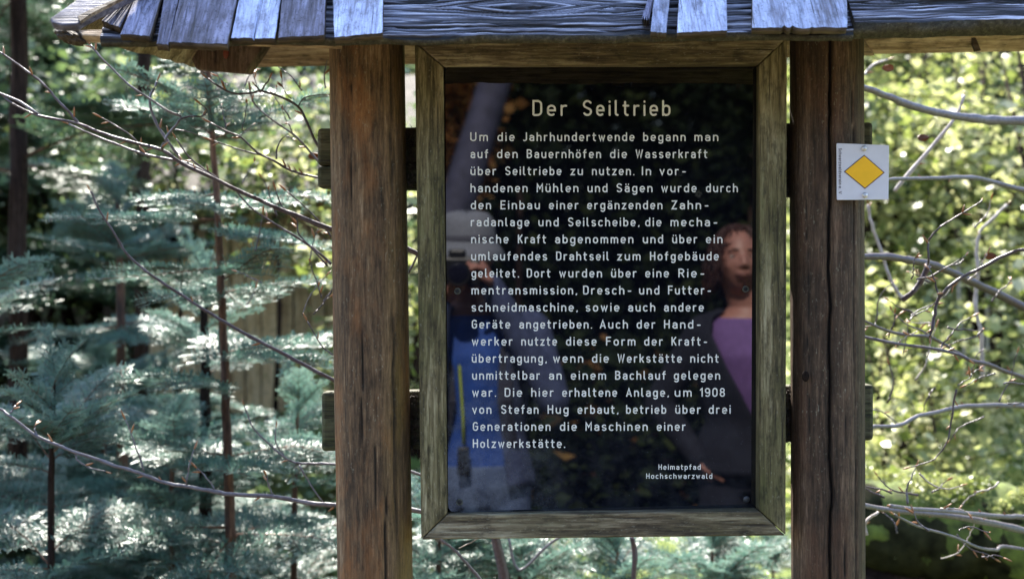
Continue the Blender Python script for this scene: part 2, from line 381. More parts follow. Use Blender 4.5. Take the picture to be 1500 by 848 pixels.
# ------------------------------------------------------------------ the notice board
board = thing('notice_board', 'roofed wooden notice board on two round posts with a dark glossy text panel', 'notice board', (0, .03, 0))
def make_post(name, cpts, r, mat, cracks, seed):
    """cpts: (py, px centre) ; cracks: list of (px at top, px at bottom, width m, depth m, wiggle, y0, y1)"""
    zt, zb = P(0, 30, .03).z, -.25; n = 128
    zz = np.concatenate([np.linspace(zb, 1.0, 60), np.linspace(1.004, zt, 300)])
    k = (.03 + D) / D
    py = 424 - (zz - EYE) / (.001 * k)
    cx = (np.interp(py, [c[0] for c in cpts], [c[1] for c in cpts]) - 750) * .001 * k
    sl = (cpts[-1][1] - cpts[0][1]) / (cpts[-1][0] - cpts[0][0]); cx = cx + np.where(py > cpts[-1][0], (py - cpts[-1][0]) * sl * .001, 0)
    th = np.linspace(0, 2 * math.pi, n, endpoint=False); TH, ZZ = np.meshgrid(th, zz); PY = np.repeat(py[:, None], n, 1)
    ux, uy = np.cos(TH), np.sin(TH)
    R = r * (1 + .05 * (fbm(np.stack([ux * 1.2 + seed, uy * 1.2, ZZ * 1.5], -1), 3) - .5)) + .0022 * (fbm(np.stack([ux * 9 + seed, uy * 9, ZZ * 3], -1), 3) - .5)
    crack = np.zeros_like(R)
    for (p0, p1, w, dep, wig, y0, y1) in cracks:
        t = np.clip((PY - y0) / (y1 - y0), 0, 1); pxl = p0 + (p1 - p0) * t + wig * (fbm(np.stack([PY / 55 + seed, PY * 0 + p0, PY * 0], -1), 3) - .5) * 2
        xo = (pxl - 750) * .001 - cx[:, None]; s = np.clip(xo / r, -.98, .98); tc = -np.pi / 2 + np.arcsin(s)
        tc = np.mod(tc, 2 * np.pi); d = np.abs(np.mod(TH - tc + np.pi, 2 * np.pi) - np.pi) * r
        fade = np.clip(np.minimum(PY - y0, y1 - PY) / 60, 0, 1) if y1 < 850 or y0 > 0 else 1
        g = np.exp(-(d / w) ** 2) * fade; R = R - g * dep; crack = np.maximum(crack, np.clip(g * 1.5 - .25, 0, 1))
    Vv = np.stack([cx[:, None] + R * ux, .03 + R * uy, ZZ], -1); Vv = Vv.reshape(-1, 3) - np.array(board.location)
    # texture frame: keep x relative to the post axis
    off = np.array([(cpts[0][1] - 750) * .001 * k, 0, 0])
    m = len(zz); I = np.arange(m * n).reshape(m, n); I2 = np.roll(I, -1, 1)
    Qd = np.stack([I[:-1], I2[:-1], I2[1:], I[1:]], -1).reshape(-1, 4)
    top = np.array([[0, 0, 0]]) ; Vv = np.vstack([Vv, Vv[-n:].mean(0)[None]]); tr = [(I[-1, j], I2[-1, j], m * n) for j in range(n)]
    o = link(name, mesh_np(name, Vv - off, Qd, tr, [mat], smooth=True, attr={'crack': np.append(crack.ravel(), 0)}), board)
    o.location = off
    return o
make_post('post', [(60, 537.5), (300, 541), (560, 545), (828, 549)], .0555, M['post_l'],
          [(574, 577, .0011, .006, 3, -60, 330), (577, 583, .0016, .008, 3, 430, 800), (570, 566, .0012, .006, 2, 600, 900),
           (530, 534, .0010, .004, 3, 420, 700), (515, 521, .0009, .003, 3, 60, 520), (552, 556, .0009, .003, 3, 560, 900)], 1.0)['label'] = 'left round post streaked with orange brown'
make_post('post', [(60, 1210.5), (828, 1213)], .0538, M['post_r'],
          [(1209, 1213, .0024, .014, 4, -80, 1000), (1246, 1251, .0011, .004, 3, 100, 900), (1236, 1231, .0009, .003, 2, 560, 900), (1180, 1184, .0008, .002, 3, 250, 700)], 5.0)['label'] = 'right round post, darker with one long deep crack'
m = MB(); m.ball(P(1180, 551, -.0185), (.0055, .0022, .008), nu=14, nv=8); m.build('knot', plain('dark_knot', (.015, .01, .008), .9, .5, 300, .6, 0, .1), board, smooth=True)
# frame rails, mitred, proud of the panel
OUT = {'tl': (607.5, 62), 'tr': (1153, 55), 'br': (1151, 784), 'bl': (617, 790)}
INN = {'tl': (649.5, 98), 'tr': (1112.5, 94.5), 'br': (1112.5, 748), 'bl': (655, 753)}
def rail(a, b, mat, YF=-.016, YB=.040):
    def pts(Y, e=0):
        o1, o2, i2, i1 = (P(*OUT[a], YF), P(*OUT[b], YF), P(*INN[b], YF), P(*INN[a], YF))
        d = (o2 - o1).normalized() * .0006
        L = [o1 + d, o2 - d, i2 - d, i1 + d]
        return [Vector((p.x, Y, p.z)) for p in L]
    m = MB(); m.hexa(pts(YF), pts(YB)); o = m.build('frame_rail', mat, board, bevel=.0022); return o
rail('tl', 'tr', M['rail_h']); rail('tr', 'br', M['rail_v']); rail('br', 'bl', M['rail_h']); rail('bl', 'tl', M['rail_v'])
m = MB(); a, b = P(630, 75, .046), P(1135, 770, .046); m.box(((a.x + b.x) / 2, .046, (a.z + b.z) / 2), (abs(b.x - a.x) / 2, .006, abs(a.z - b.z) / 2))
m.build('back_board', M['underdark'], board)
# the panel, slightly turned in its rebate
PN = -Vector(((672 - 750) * .001, D, (424 - 400) * .001)).normalized()      # normal towards the viewer
PO = P(881, 424, .003)
pc = [on_plane(*q, PO, PN) for q in ((652, 96), (1109.5, 95), (1110, 747), (656.5, 750.5))]
def rounded(c, r, n=5):
    out = []
    for i in range(4):
        p, a, b = c[i], c[i - 1], c[(i + 1) % 4]; da = (a - p).normalized(); db = (b - p).normalized()
        for k in range(n + 1):
            t = k / n * math.pi / 2; out.append(p + (da * (1 - math.sin(t)) + db * (1 - math.cos(t))) * r)
    return out
rp = rounded(pc, .011)
m = MB(); m.hexa([p for p in rp], [p - PN * .004 for p in rp])
off = wpos(board)
panel = m.build('text_panel', M['panel'], board)
sh = Vector(PO) - off                                          # centre the panel's own coordinates
for v in panel.data.vertices: v.co -= sh
panel.location = sh
# black strip standing in for shade in the panel-to-frame gap, right side
m = MB()
for q in (((1110.6, 96), (1112.4, 96), (1112.4, 748), (1110.8, 748)),):
    pp = [P(x, y, .004) for x, y in q]; m.hexa(pp, [p + Vector((0, .02, 0)) for p in pp])
m.build('gap_shade_strip', M['black'], board)

# ---- engraved style lettering, drawn as strokes (cap height 14 units, stroke 2)
def arc(cx, cy, rx, ry, a0, a1, n=7):
    return [(cx + rx * math.cos(math.radians(a0 + (a1 - a0) * i / n)), cy + ry * math.sin(math.radians(a0 + (a1 - a0) * i / n))) for i in range(n + 1)]
def stad(x0, y0, x1, y1):
    r = (x1 - x0) / 2; cx = (x0 + x1) / 2; return arc(cx, y1 - r, r, r, 180, 0) + arc(cx, y0 + r, r, r, 0, -180) + [(x0, y1 - r)]
w5 = 5.4; r5 = 2.7
def dots(x0=1.0, x1=4.4, y=12.3): return [[(x0, y), (x0, y + .25)], [(x1, y), (x1, y + .25)]]
def bowl_n(): return [[(0, 1), (0, 9)], [(0, 6)] + arc(2.7, 6.3, 2.7, 2.7, 180, 0) + [(w5, 1)]]
G = {
 'n': (w5, bowl_n()), 'h': (w5, [[(0, 1), (0, 13)]] + bowl_n()[1:]), 'r': (3.4, [[(0, 1), (0, 9)], [(0, 6)] + arc(2.7, 6.3, 2.7, 2.7, 180, 72)]),
 'm': (8.8, [[(0, 1), (0, 9)], [(0, 6.6)] + arc(2.2, 6.8, 2.2, 2.2, 180, 0) + [(4.4, 1)], [(4.4, 6.6)] + arc(6.6, 6.8, 2.2, 2.2, 180, 0) + [(8.8, 1)]]),
 'u': (w5, [[(0, 9), (0, 3.7)] + arc(2.7, 3.7, 2.7, 2.7, 180, 360) , [(w5, 9), (w5, 1)]]),
 'o': (w5, [stad(0, 1, w5, 9)]), 'e': (w5, [[(0, 5), (w5, 5), (w5, 6.3)] + arc(2.7, 6.3, 2.7, 2.7, 0, 180) + arc(2.7, 3.7, 2.7, 2.7, 180, 310)]),
 'c': (4.8, [arc(2.7, 6.3, 2.7, 2.7, 45, 180) + arc(2.7, 3.7, 2.7, 2.7, 180, 315)]),
 'a': (5.2, [arc(2.4, 6.6, 2.4, 2.4, 150, 40) + arc(2.9, 6.7, 2.3, 2.3, 35, 0) + [(5.2, 1)], [(5.2, 5.6), (2.3, 5.6)] + arc(2.3, 3.3, 2.3, 2.3, 90, 270) + [(3.4, 1), (5.2, 2.6)]]),
 'd': (w5, [[(w5, 1), (w5, 13)], stad(0, 1, w5, 9)]), 'b': (w5, [[(0, 1), (0, 13)], stad(0, 1, w5, 9)]), 'p': (w5, [[(0, -3), (0, 9)], stad(0, 1, w5, 9)]),
 'g': (w5, [stad(0, 1, w5, 9), [(w5, 9), (w5, -.4)] + arc(2.7, -.4, 2.7, 2.6, 0, -145)]),
 'i': (0, [[(0, 1), (0, 9)], [(0, 12.3), (0, 12.6)]]), 'l': (1.7, [[(0, 13), (0, 2.8)] + arc(1.8, 2.8, 1.8, 1.8, 180, 265)]),
 't': (3.7, [[(1.1, 12.2), (1.1, 3)] + arc(3.1, 3, 2, 2, 180, 275), [(-.3, 9), (3.7, 9)]]),
 'f': (3.5, [[(1.2, 1), (1.2, 11)] + arc(3.2, 11, 2, 2, 180, 95), [(-.3, 9), (3.5, 9)]]),
 's': (4.8, [arc(2.5, 7.1, 2.3, 1.95, 40, 195) + [(.9, 5.4), (3.9, 4.6)] + arc(2.5, 2.95, 2.4, 1.95, 30, -145)]),
 'k': (4.8, [[(0, 1), (0, 13)], [(4.6, 9), (0, 4.6)], [(1.9, 6.2), (4.8, 1)]]), 'v': (5.2, [[(0, 9), (2.6, 1), (5.2, 9)]]),
 'w': (7.6, [[(0, 9), (1.9, 1), (3.8, 8.2), (5.7, 1), (7.6, 9)]]), 'z': (4.6, [[(0, 9), (4.6, 9), (0, 1), (4.6, 1)]]),
 '.': (.2, [[(0, 1), (.2, 1)]]), ',': (.6, [[(.6, 1.2), (.2, -.2)]]), '-': (3.4, [[(0, 5.4), (3.4, 5.4)]]),
 'D': (6, [[(0, 1), (0, 13), (3, 13)] + arc(3, 10, 3, 3, 90, 0) + arc(3, 4, 3, 3, 0, -90) + [(0, 1)]]),
 'S': (6, [arc(3, 10, 3, 3, 30, 190) + [(.8, 8.1), (5.1, 5.9)] + arc(3, 4, 3, 3, 20, -150)]),
 'U': (6, [[(0, 13), (0, 4)] + arc(3, 4, 3, 3, 180, 360) + [(6, 13)]]), 'J': (4, [[(4, 13), (4, 3.4)] + arc(1.6, 3.4, 2.4, 2.4, 0, -125)]),
 'B': (6, [[(0, 1), (0, 13), (3, 13)] + arc(3, 10.2, 2.7, 2.8, 90, -90) + [(0, 7.4)], [(3, 7.4)] + arc(3, 4.2, 3, 3.2, 90, -90) + [(0, 1)]]),
 'W': (9, [[(0, 13), (2.2, 1), (4.5, 12), (6.8, 1), (9, 13)]]), 'I': (0, [[(0, 1), (0, 13)]]), 'M': (7, [[(0, 1), (0, 13), (3.5, 6), (7, 13), (7, 1)]]),
 'E': (5.2, [[(5.2, 1), (0, 1), (0, 13), (5.2, 13)], [(0, 7.2), (4.6, 7.2)]]), 'F': (5.2, [[(0, 1), (0, 13), (5.2, 13)], [(0, 7.2), (4.6, 7.2)]]),
 'Z': (5.6, [[(0, 13), (5.6, 13), (0, 1), (5.6, 1)]]), 'K': (5.6, [[(0, 1), (0, 13)], [(5.4, 13), (0, 5.6)], [(1.9, 7.8), (5.6, 1)]]),
 'H': (6, [[(0, 1), (0, 13)], [(6, 1), (6, 13)], [(0, 7.2), (6, 7.2)]]), 'R': (6, [[(0, 1), (0, 13), (3, 13)] + arc(3, 10, 2.9, 3, 90, -90) + [(0, 7)], [(3, 7), (6, 1)]]),
 'G': (6, [arc(3, 10, 3, 3, 30, 180) + arc(3, 4, 3, 3, 180, 360) + [(6, 7), (3.4, 7)]]), 'A': (6.6, [[(0, 1), (3.3, 13), (6.6, 1)], [(1.1, 4.4), (5.5, 4.4)]]),
 'V': (6.4, [[(0, 13), (3.2, 1), (6.4, 13)]]),
 '1': (2.6, [[(0, 10.6), (2.6, 13), (2.6, 1)]]), '0': (6, [stad(0, 1, 6, 13)]),
 '9': (6, [stad(0, 6, 6, 13)[:], [(6, 10), (6, 4)] + arc(3, 4, 3, 3, 0, -140)]), '8': (6, [stad(.3, 7.3, 5.7, 13), stad(0, 1, 6, 7.3)]),
}
for base, um in (('a', 'ä'), ('o', 'ö'), ('u', 'ü')): G[um] = (G[base][0], G[base][1] + dots())
def word_strokes(word, x0, x1, ybase, cap, fit=True):
    """strokes in photo pixels; pen in px"""
    gap = 3.1 + 2; adv = []; x = 1.0; out = []
    for ch in word:
        w, st = G[ch]; g = gap * (.8 if ch in '.,' else 1); 
        if ch == '-': x += 1.2
        out.append((x, st, w)); x += w + g
    tot = out[-1][0] + out[-1][2] + 1.0; s = (x1 - x0) / tot if x1 else cap / 14; v = cap / 14
    res = []
    for gx, st, w in out:
        for k in st: res.append([(x0 + (gx + p[0]) * s, ybase - p[1] * v) for p in k])
    return res
def pen_mesh(mb, strokes, pen, to3, lift):
    k = 0
    for st in strokes:
        k += 1; L = lift + .00004 * (k % 6)
        pts = [np.array(p, float) for p in st]; pts = [p for i, p in enumerate(pts) if i == 0 or np.linalg.norm(p - pts[i - 1]) > 1e-4]
        if len(pts) < 2: pts.append(pts[0] + np.array([.01, 0]))
        d = [pts[i + 1] - pts[i] for i in range(len(pts) - 1)]; d = [q / np.linalg.norm(q) for q in d]
        left = []; right = []
        for i, p in enumerate(pts):
            if i == 0: nn = np.array([-d[0][1], d[0][0]]); 
            elif i == len(pts) - 1: nn = np.array([-d[-1][1], d[-1][0]])
            else:
                a = d[i - 1] + d[i]; l = np.linalg.norm(a); a = a / l if l > 1e-6 else d[i]
                nn = np.array([-a[1], a[0]]); c = max(.45, np.dot(nn, [-d[i][1], d[i][0]])); nn = nn / c
            left.append(p + nn * pen / 2); right.append(p - nn * pen / 2)
        V = [to3(q, L) for q in left + right]; n = len(pts)
        F = [(i, i + n, i + 1 + n, i + 1) for i in range(n - 1)]
        mb.add(V, F)
        for p, dd, s in ((pts[0], -d[0], 0), (pts[-1], d[-1], 0)):          # round caps
            nn = np.array([-dd[1], dd[0]]); ring = [p + (nn * math.cos(t) + dd * math.sin(t)) * pen / 2 for t in np.linspace(0, math.pi, 6)]
            if np.linalg.norm(pts[0] - pts[-1]) > .02 and len(pts) < 30: mb.add([to3(q, L) for q in ring], [tuple(range(6))])
def to_panel(q, L): return on_plane(q[0], q[1], PO + PN * L, PN)
LINES = [
 [('Um', 688.5, 715), ('die', 728.5, 754), ('Jahrhundertwende', 766, 929.5), ('begann', 942, 1004.5), ('man', 1017, 1052.5)],
 [('auf', 689, 715.5), ('den', 728, 758.5), ('Bauernhöfen', 771.5, 880.5), ('die', 893.5, 918.5), ('Wasserkraft', 931, 1036.5)],
 [('über', 689, 727), ('Seiltriebe', 740, 822.5), ('zu', 835.5, 854), ('nutzen.', 867, 929.5), ('In', 940, 954), ('vor-', 966, 1005)],
 [('handenen', 689, 773), ('Mühlen', 786, 847.5), ('und', 860.5, 890), ('Sägen', 903, 956), ('wurde', 968.5, 1020.5), ('durch', 1034, 1081)],
 [('den', 689.5, 719.5), ('Einbau', 733, 791), ('einer', 804, 847.5), ('ergänzenden', 860, 970.5), ('Zahn-', 983.5, 1038)],
 [('radanlage', 689.5, 775.5), ('und', 788.5, 818.5), ('Seilscheibe,', 832, 937), ('die', 945, 969), ('mecha-', 982, 1051)],
 [('nische', 690, 745), ('Kraft', 758.5, 800), ('abgenommen', 813, 928), ('und', 941.5, 971.5), ('über', 984.5, 1021.5), ('ein', 1034, 1058.5)],
 [('umlaufendes', 690, 801.5), ('Drahtseil', 814.5, 892), ('zum', 904, 938.5), ('Hofgebäude', 952, 1053)],
 [('geleitet.', 690.5, 760.5), ('Dort', 771.5, 806.5), ('wurden', 819, 882), ('über', 895, 932.5), ('eine', 945, 980), ('Rie-', 993.5, 1032)],
 [('mentransmission,', 690.5, 845.5), ('Dresch-', 854, 925), ('und', 936, 966), ('Futter-', 978.5, 1041.5)],
 [('schneidmaschine,', 690.5, 846.5), ('sowie', 857.5, 907.5), ('auch', 920, 960), ('andere', 972.5, 1031)],
 [('Geräte', 691, 747.5), ('angetrieben.', 760.5, 867.5), ('Auch', 878.5, 920), ('der', 932.5, 960), ('Hand-', 972.5, 1026.5)],
 [('werker', 691, 751), ('nutzte', 763.5, 816), ('diese', 829, 874), ('Form', 887.5, 931), ('der', 943.5, 971), ('Kraft-', 983.5, 1036)],
 [('übertragung,', 691, 801), ('wenn', 810, 854.5), ('die', 867, 892), ('Werkstätte', 904.5, 999), ('nicht', 1011, 1053)],
 [('unmittelbar', 691.5, 791), ('an', 804, 823), ('einem', 836, 888), ('Bachlauf', 901, 975.5), ('gelegen', 987, 1055)],
 [('war.', 691.5, 727), ('Die', 739, 765), ('hier', 778, 811), ('erhaltene', 823.5, 904), ('Anlage,', 917, 980), ('um', 988, 1013.5), ('1908', 1025, 1062)],
 [('von', 691.5, 720), ('Stefan', 734, 789), ('Hug', 802, 833), ('erbaut,', 846, 906), ('betrieb', 917, 976), ('über', 989, 1026.5), ('drei', 1038, 1070.5)],
 [('Generationen', 692.5, 806.5), ('die', 820, 845), ('Maschinen', 857.5, 949), ('einer', 962, 1004.5)],
 [('Holzwerkstätte.', 692.5, 828)]]
for i, L in enumerate(LINES):
    m = MB(); yb = 207.2 + i * 24.92
    for wd, a, b in L: pen_mesh(m, word_strokes(wd, a, b, yb, 13.2), 1.82, to_panel, .0004)
    m.build('inscription_line', M['letter'], panel)
m = MB()
for wd, a, b in (('Der', 779.5, 831), ('Seiltrieb', 853.5, 982.5)): pen_mesh(m, word_strokes(wd, a, b, 170.6, 24), 2.9, to_panel, .0004)
m.build('heading', M['letter'], panel, kind='stuff')
m = MB(); pen_mesh(m, word_strokes('Heimatpfad', 964.5, 1026.5, 687.6, 8), 1.2, to_panel, .0004); pen_mesh(m, word_strokes('Hochschwarzwald', 946.5, 1043.5, 700.8, 8), 1.2, to_panel, .0004)
m.build('small_inscription', M['letter'], panel)
for (sx_, sy_) in ((670, 426.5), (1092, 423.5), (673, 735), (1093.5, 731)):
    m = MB(); c = on_plane(sx_, sy_, PO, PN)
    if sx_ == 1093.5: m.ball(c + PN * .0005, (.005, .0025, .005), nu=16, nv=8); m.build('screw', M['metal'] if 0 else plain('dull_screw_head', (.05, .05, .055), .5), panel, smooth=True)
    else:
        ring = [c + PN * .0006 + Vector((math.cos(t) * .0042, 0, math.sin(t) * .0042)) for t in np.linspace(0, 2 * math.pi, 14)]
        m.tube(ring, .0009, 6); m.ball(c + PN * .0003, (.003, .0008, .003)); m.build('screw_hole', [M['darkhole'] if 0 else plain('verdigris_rim', (.06, .065, .05), .6)], panel, smooth=True)
        m = MB(); m.ball(c + PN * .0009, (.0026, .0008, .0026)); m.build('hole', M['darkhole'], panel)

# crossbars behind the frame, ends poking out past the posts
def crossbar(l, r, parts):
    for (y0, y1, yr0, yr1) in parts:
        a, b, c, d = P(l, y0, .05), P(r, yr0, .05), P(r, yr1, .05), P(l, y1, .05)
        m = MB(); m.hexa([a, b, c, d], [p + Vector((0, .035, 0)) for p in (a, b, c, d)]); m.build('crossbar', M['crossbar'], board, bevel=.005)
crossbar(465, 1279, [(188, 242, 179, 236), (244, 275, 238, 290)])
crossbar(471, 1280, [(574, 661, 563, 645)])
# mossy dark fuzz in the gap by the crossbars
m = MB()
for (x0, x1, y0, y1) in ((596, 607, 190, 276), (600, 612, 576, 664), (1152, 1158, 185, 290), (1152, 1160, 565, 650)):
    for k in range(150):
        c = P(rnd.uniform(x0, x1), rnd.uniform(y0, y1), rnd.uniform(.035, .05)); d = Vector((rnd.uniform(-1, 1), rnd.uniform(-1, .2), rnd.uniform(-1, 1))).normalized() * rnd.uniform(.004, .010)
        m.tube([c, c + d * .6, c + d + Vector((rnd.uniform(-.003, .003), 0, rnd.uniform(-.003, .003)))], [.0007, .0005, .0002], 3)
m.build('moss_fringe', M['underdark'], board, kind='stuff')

# ------------------------------------------------------------------ little roof
TH = math.radians(47); FY = -.21
su = Vector((0, math.cos(TH), math.sin(TH))); no = Vector((0, -math.sin(TH), math.cos(TH)))
ua = (P(1240, 51, FY) - P(200, 61, FY)).normalized()
no = su.cross(ua).normalized() * -1
if no.z < 0: no = -no
R0 = P(750, 56, FY)
def RP(px, py, n=0.0): return on_plane(px, py, R0 + no * n, no)
def grain_board(name, u0, u1, s0, s1, n0, thick, knots, seed, edge_wob=.004, parent=None, ang=0, nu=420, ns=64, o0=None):
    """weathered board lying on the front slope, ridged along its grain"""
    o0 = o0 or R0
    U, Sg = np.meshgrid(np.linspace(u0, u1, nu), np.linspace(s0, s1, ns))
    Sw = Sg + edge_wob * (fbm(np.stack([U * 30 + seed, U * 0, Sg * 0], -1), 4) - .5) * 2 * np.clip(1 - (Sg - s0) / (s1 - s0) * 2, 0, 1)
    Gv = Sg.copy(); knot = np.zeros_like(U)
    for (ku, ks, kr) in knots:
        du = (U - ku) / (kr * 2.6); ds = (Sg - ks) / kr; d2 = du ** 2 + ds ** 2
        Gv = Gv + np.sign(Sg - ks + 1e-6) * -1.15 * kr * np.exp(-d2 * .5) * 1.0; knot = np.maximum(knot, np.exp(-(((U - ku) / (kr * .55)) ** 2 + ds ** 2 * 2.5)))
    Gv = Gv + .009 * (fbm(np.stack([U * 5 + seed, U * 0 + 2, Sg * 6], -1), 3) - .5)
    g = .36 * fbm(np.stack([U * 24 + seed, U * 0, Gv * 760], -1), 3) + .36 * fbm(np.stack([U * 11 + seed, U * 0 + 2, Gv * 380], -1), 3) + .28 * fbm(np.stack([U * 6 + seed, U * 0 + 5, Gv * 130], -1), 3)
    g = np.clip((g - .5) * 2.7 + .5, 0, 1)
    ck = np.clip((fbm(np.stack([U * 9 + seed, U * 0 + 9, Gv * 240], -1), 3) - .60) * 14, 0, 1)
    N = n0 + .0026 * (g - .5) - .004 * ck
    g = g * (1 - .9 * ck)
    ca, sa = math.cos(ang), math.sin(ang); uc = (u0 + u1) / 2
    Ur = uc + (U - uc) * ca - Sw * sa; Sr = (U - uc) * sa + Sw * ca
    def w(Uq, Sq, Nq): return np.array(o0)[None, None] + Uq[..., None] * np.array(ua) + Sq[..., None] * np.array(su) + Nq[..., None] * np.array(no)
    top = w(Ur, Sr, N); bot = w(Ur, Sr, N * 0 + n0 - thick)
    m_ = nu * ns; Vv = np.concatenate([top.reshape(-1, 3), bot.reshape(-1, 3)]) - np.array(wpos(parent))
    I = np.arange(m_).reshape(ns, nu)
    q1 = np.stack([I[:-1, :-1], I[:-1, 1:], I[1:, 1:], I[1:, :-1]], -1).reshape(-1, 4)
    q2 = q1[:, ::-1] + m_
    def strip(a): return np.stack([a[:-1], a[:-1] + m_, a[1:] + m_, a[1:]], -1)
    q3 = np.concatenate([strip(I[0]), strip(I[-1])[:, ::-1], strip(I[:, 0])[:, ::-1], strip(I[:, -1])])
    mi = np.concatenate([np.zeros(len(q1)), np.ones(len(q2)) * 2, np.ones(len(q3))])
    return link(name, mesh_np(name, Vv, np.concatenate([q1, q2, q3]), mats=[M['grain'], M['edge'], M['underside']], midx=mi,
                attr={'grain': np.concatenate([g.ravel(), g.ravel() * 0 + .5]), 'knot': np.concatenate([knot.ravel(), knot.ravel() * 0])}), parent)
rp_ = bpy.data.objects.new('roof', None); COL.objects.link(rp_); rp_.parent = board; rp_.location = R0 - wpos(board); rp_.empty_display_size = .05
roof = rp_
def upx(px, py=50): p = RP(px, py); return (p - R0).dot(ua)
grain_board('roof_board', upx(150), upx(1250), .0, .17, .004, .013, [(upx(764, 5), .064, .021), (upx(640, 20), .105, .010), (upx(905, 30), .055, .008)], 3.0, parent=roof, nu=900, ns=230)
grain_board('roof_board', upx(1251), upx(1600), .010, .17, .014, .026, [(upx(1290, 12), .055, .006)], 8.0, parent=roof, ang=math.radians(1.3), nu=320, ns=220)
# shingles: photograph corners (bottom left, bottom right, top left, top right at the frame's upper edge), height above the slope
SH = [((177, 47), (220, 51), (196, 0), (235, 0), .022, 0), ((150, 28), (176, 38), (178, 2), (195, 2), .016, 0), ((230, 62), (247, 64), (240, 0), (261, 0), .020, 0), ((248, 60), (333, 63), (263, 0), (347, 0), .026, 1),
      ((339, 53), (403, 55), (350, 0), (411, 0), .025, 2), ((408, 53), (475, 51), (413, 0), (477, 0), .027, 0), ((490, 54), (560.5, 47), (488, 0), (561, 0), .026, 0),
      ((941, 30), (951, 34), (949, 0), (957, 0), .018, 3), ((953, 48), (976, 49), (958, 0), (981, 0), .024, 0), ((992, 49), (1065, 46), (995, 0), (1065, 0), .026, 0), ((1102, 42), (1242, 43), (1103, 0), (1241, 0), .028, 4)]
def shingle(bl, br, tl, tr, n, kind, s_top=.30, seed=0, plane=None, mat='shingle'):
    a, b, c, d = RP(*bl, n), RP(*br, n), RP(*tl, n), RP(*tr, n)
    def ext(p, q):
        ds = (q - p).dot(su); return p + (q - p) * ((s_top - (p - R0).dot(su)) / max(ds, 1e-4))
    c, d = ext(a, c), ext(b, d)
    nu, ns = 36, 60; T, Q_ = np.meshgrid(np.linspace(0, 1, nu), np.linspace(0, 1, ns) ** 1.6)
    A, B, C, E = (np.array(v) for v in (a, b, c, d))
    Pp = (A * (1 - T)[..., None] + B * T[..., None]) * (1 - Q_)[..., None] + (C * (1 - T)[..., None] + E * T[..., None]) * Q_[..., None]
    bw = .0035 * (fbm(np.stack([T * 7 + seed, T * 0, T * 0], -1), 3) - .5) * np.clip(1 - Q_ * 8, 0, 1)
    if kind == 4:
        for tc_, dp in ((.44, .012), (.34, .006), (.62, .004)): bw = bw + dp * np.clip(1 - np.abs(T - tc_) / .018, 0, 1) * np.clip(1 - Q_ * 8, 0, 1)
    if kind == 3: bw = bw + .012 * np.abs(np.sin(T * 9)) * np.clip(1 - Q_ * 5, 0, 1)
    ew = .0012 * (fbm(np.stack([Q_ * 20 + seed, T * 3, Q_ * 0], -1), 3) - .5)
    gr = .0009 * (fbm(np.stack([T * 26 + seed, Q_ * 3, T * 0], -1), 3) - .5) * 2 + .002 * (fbm(np.stack([T * 2 + seed, Q_ * 2, T * 0], -1), 2) - .5)
    if kind == 2: gr = gr - .006 * np.clip(1 - np.abs(T - .52 - .03 * Q_) / .02, 0, 1)
    if kind == 1: gr = gr - .001 * np.clip(1 - np.abs(T - .2 - .05 * Q_) / .03, 0, 1)
    if kind == 4: gr = gr - .003 * np.clip(1 - np.abs(T - .55 - .0 * Q_) / .012, 0, 1)
    top = Pp + bw[..., None] * np.array(su) + ew[..., None] * np.array(ua) + gr[..., None] * np.array(no)
    bot = Pp + (bw + .001)[..., None] * np.array(su) + ew[..., None] * np.array(ua) - .0115 * np.array(no)
    # own axes so that the grain runs along the shingle's Y
    Rm = np.array([list(ua), list(su), list(no)]); Vv = np.concatenate([top.reshape(-1, 3), bot.reshape(-1, 3)]) - np.array(R0)
    Vl = Vv @ Rm.T
    m_ = nu * ns; I = np.arange(m_).reshape(ns, nu)
    q1 = np.stack([I[:-1, :-1], I[:-1, 1:], I[1:, 1:], I[1:, :-1]], -1).reshape(-1, 4); q2 = q1[:, ::-1] + m_
    def strip(a): return np.stack([a[:-1], a[:-1] + m_, a[1:] + m_, a[1:]], -1)
    q3 = np.concatenate([strip(I[0]), strip(I[-1])[:, ::-1], strip(I[:, 0])[:, ::-1], strip(I[:, -1])])
    mi = np.concatenate([np.zeros(len(q1)), np.ones(len(q2)), np.ones(len(q3))])
    o = link('shingle', mesh_np('shingle', Vl, np.concatenate([q1, q2, q3]), mats=[M[mat], M['underdark']], midx=mi), roof)
    o.rotation_euler = Matrix((list(ua), list(su), list(no))).transposed().to_euler()
    return o
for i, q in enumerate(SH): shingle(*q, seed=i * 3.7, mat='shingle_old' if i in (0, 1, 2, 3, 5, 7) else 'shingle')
# second course, above the picture's upper edge
x = upx(175); i = 0
while x < upx(1600):
    w_ = rnd.uniform(.06, .13); m = MB()
    a = R0 + ua * x; b = R0 + ua * (x + w_ - .005); s0 = .17 + rnd.uniform(-.012, .012)
    hipin = max(0, (.41 - .17)) 
    f = [a + su * s0 + no * .046, b + su * s0 + no * .046, b + su * .415 + no * .036, a + su * .415 + no * .036]
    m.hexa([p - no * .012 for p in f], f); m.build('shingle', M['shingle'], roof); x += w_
# sheathing under the upper course and the rear slope
yr = R0.y + .41 * math.cos(TH); zr = .41 * math.sin(TH)
m = MB(); f = [R0 + ua * upx(240) + su * .172 - no * .003, R0 + ua * upx(1560) + su * .172 - no * .003, R0 + ua * upx(1400) + su * .41 - no * .003, R0 + ua * upx(330) + su * .41 - no * .003]
m.hexa([p - no * .014 for p in f], f); m.build('roof_board', M['underside'], roof)
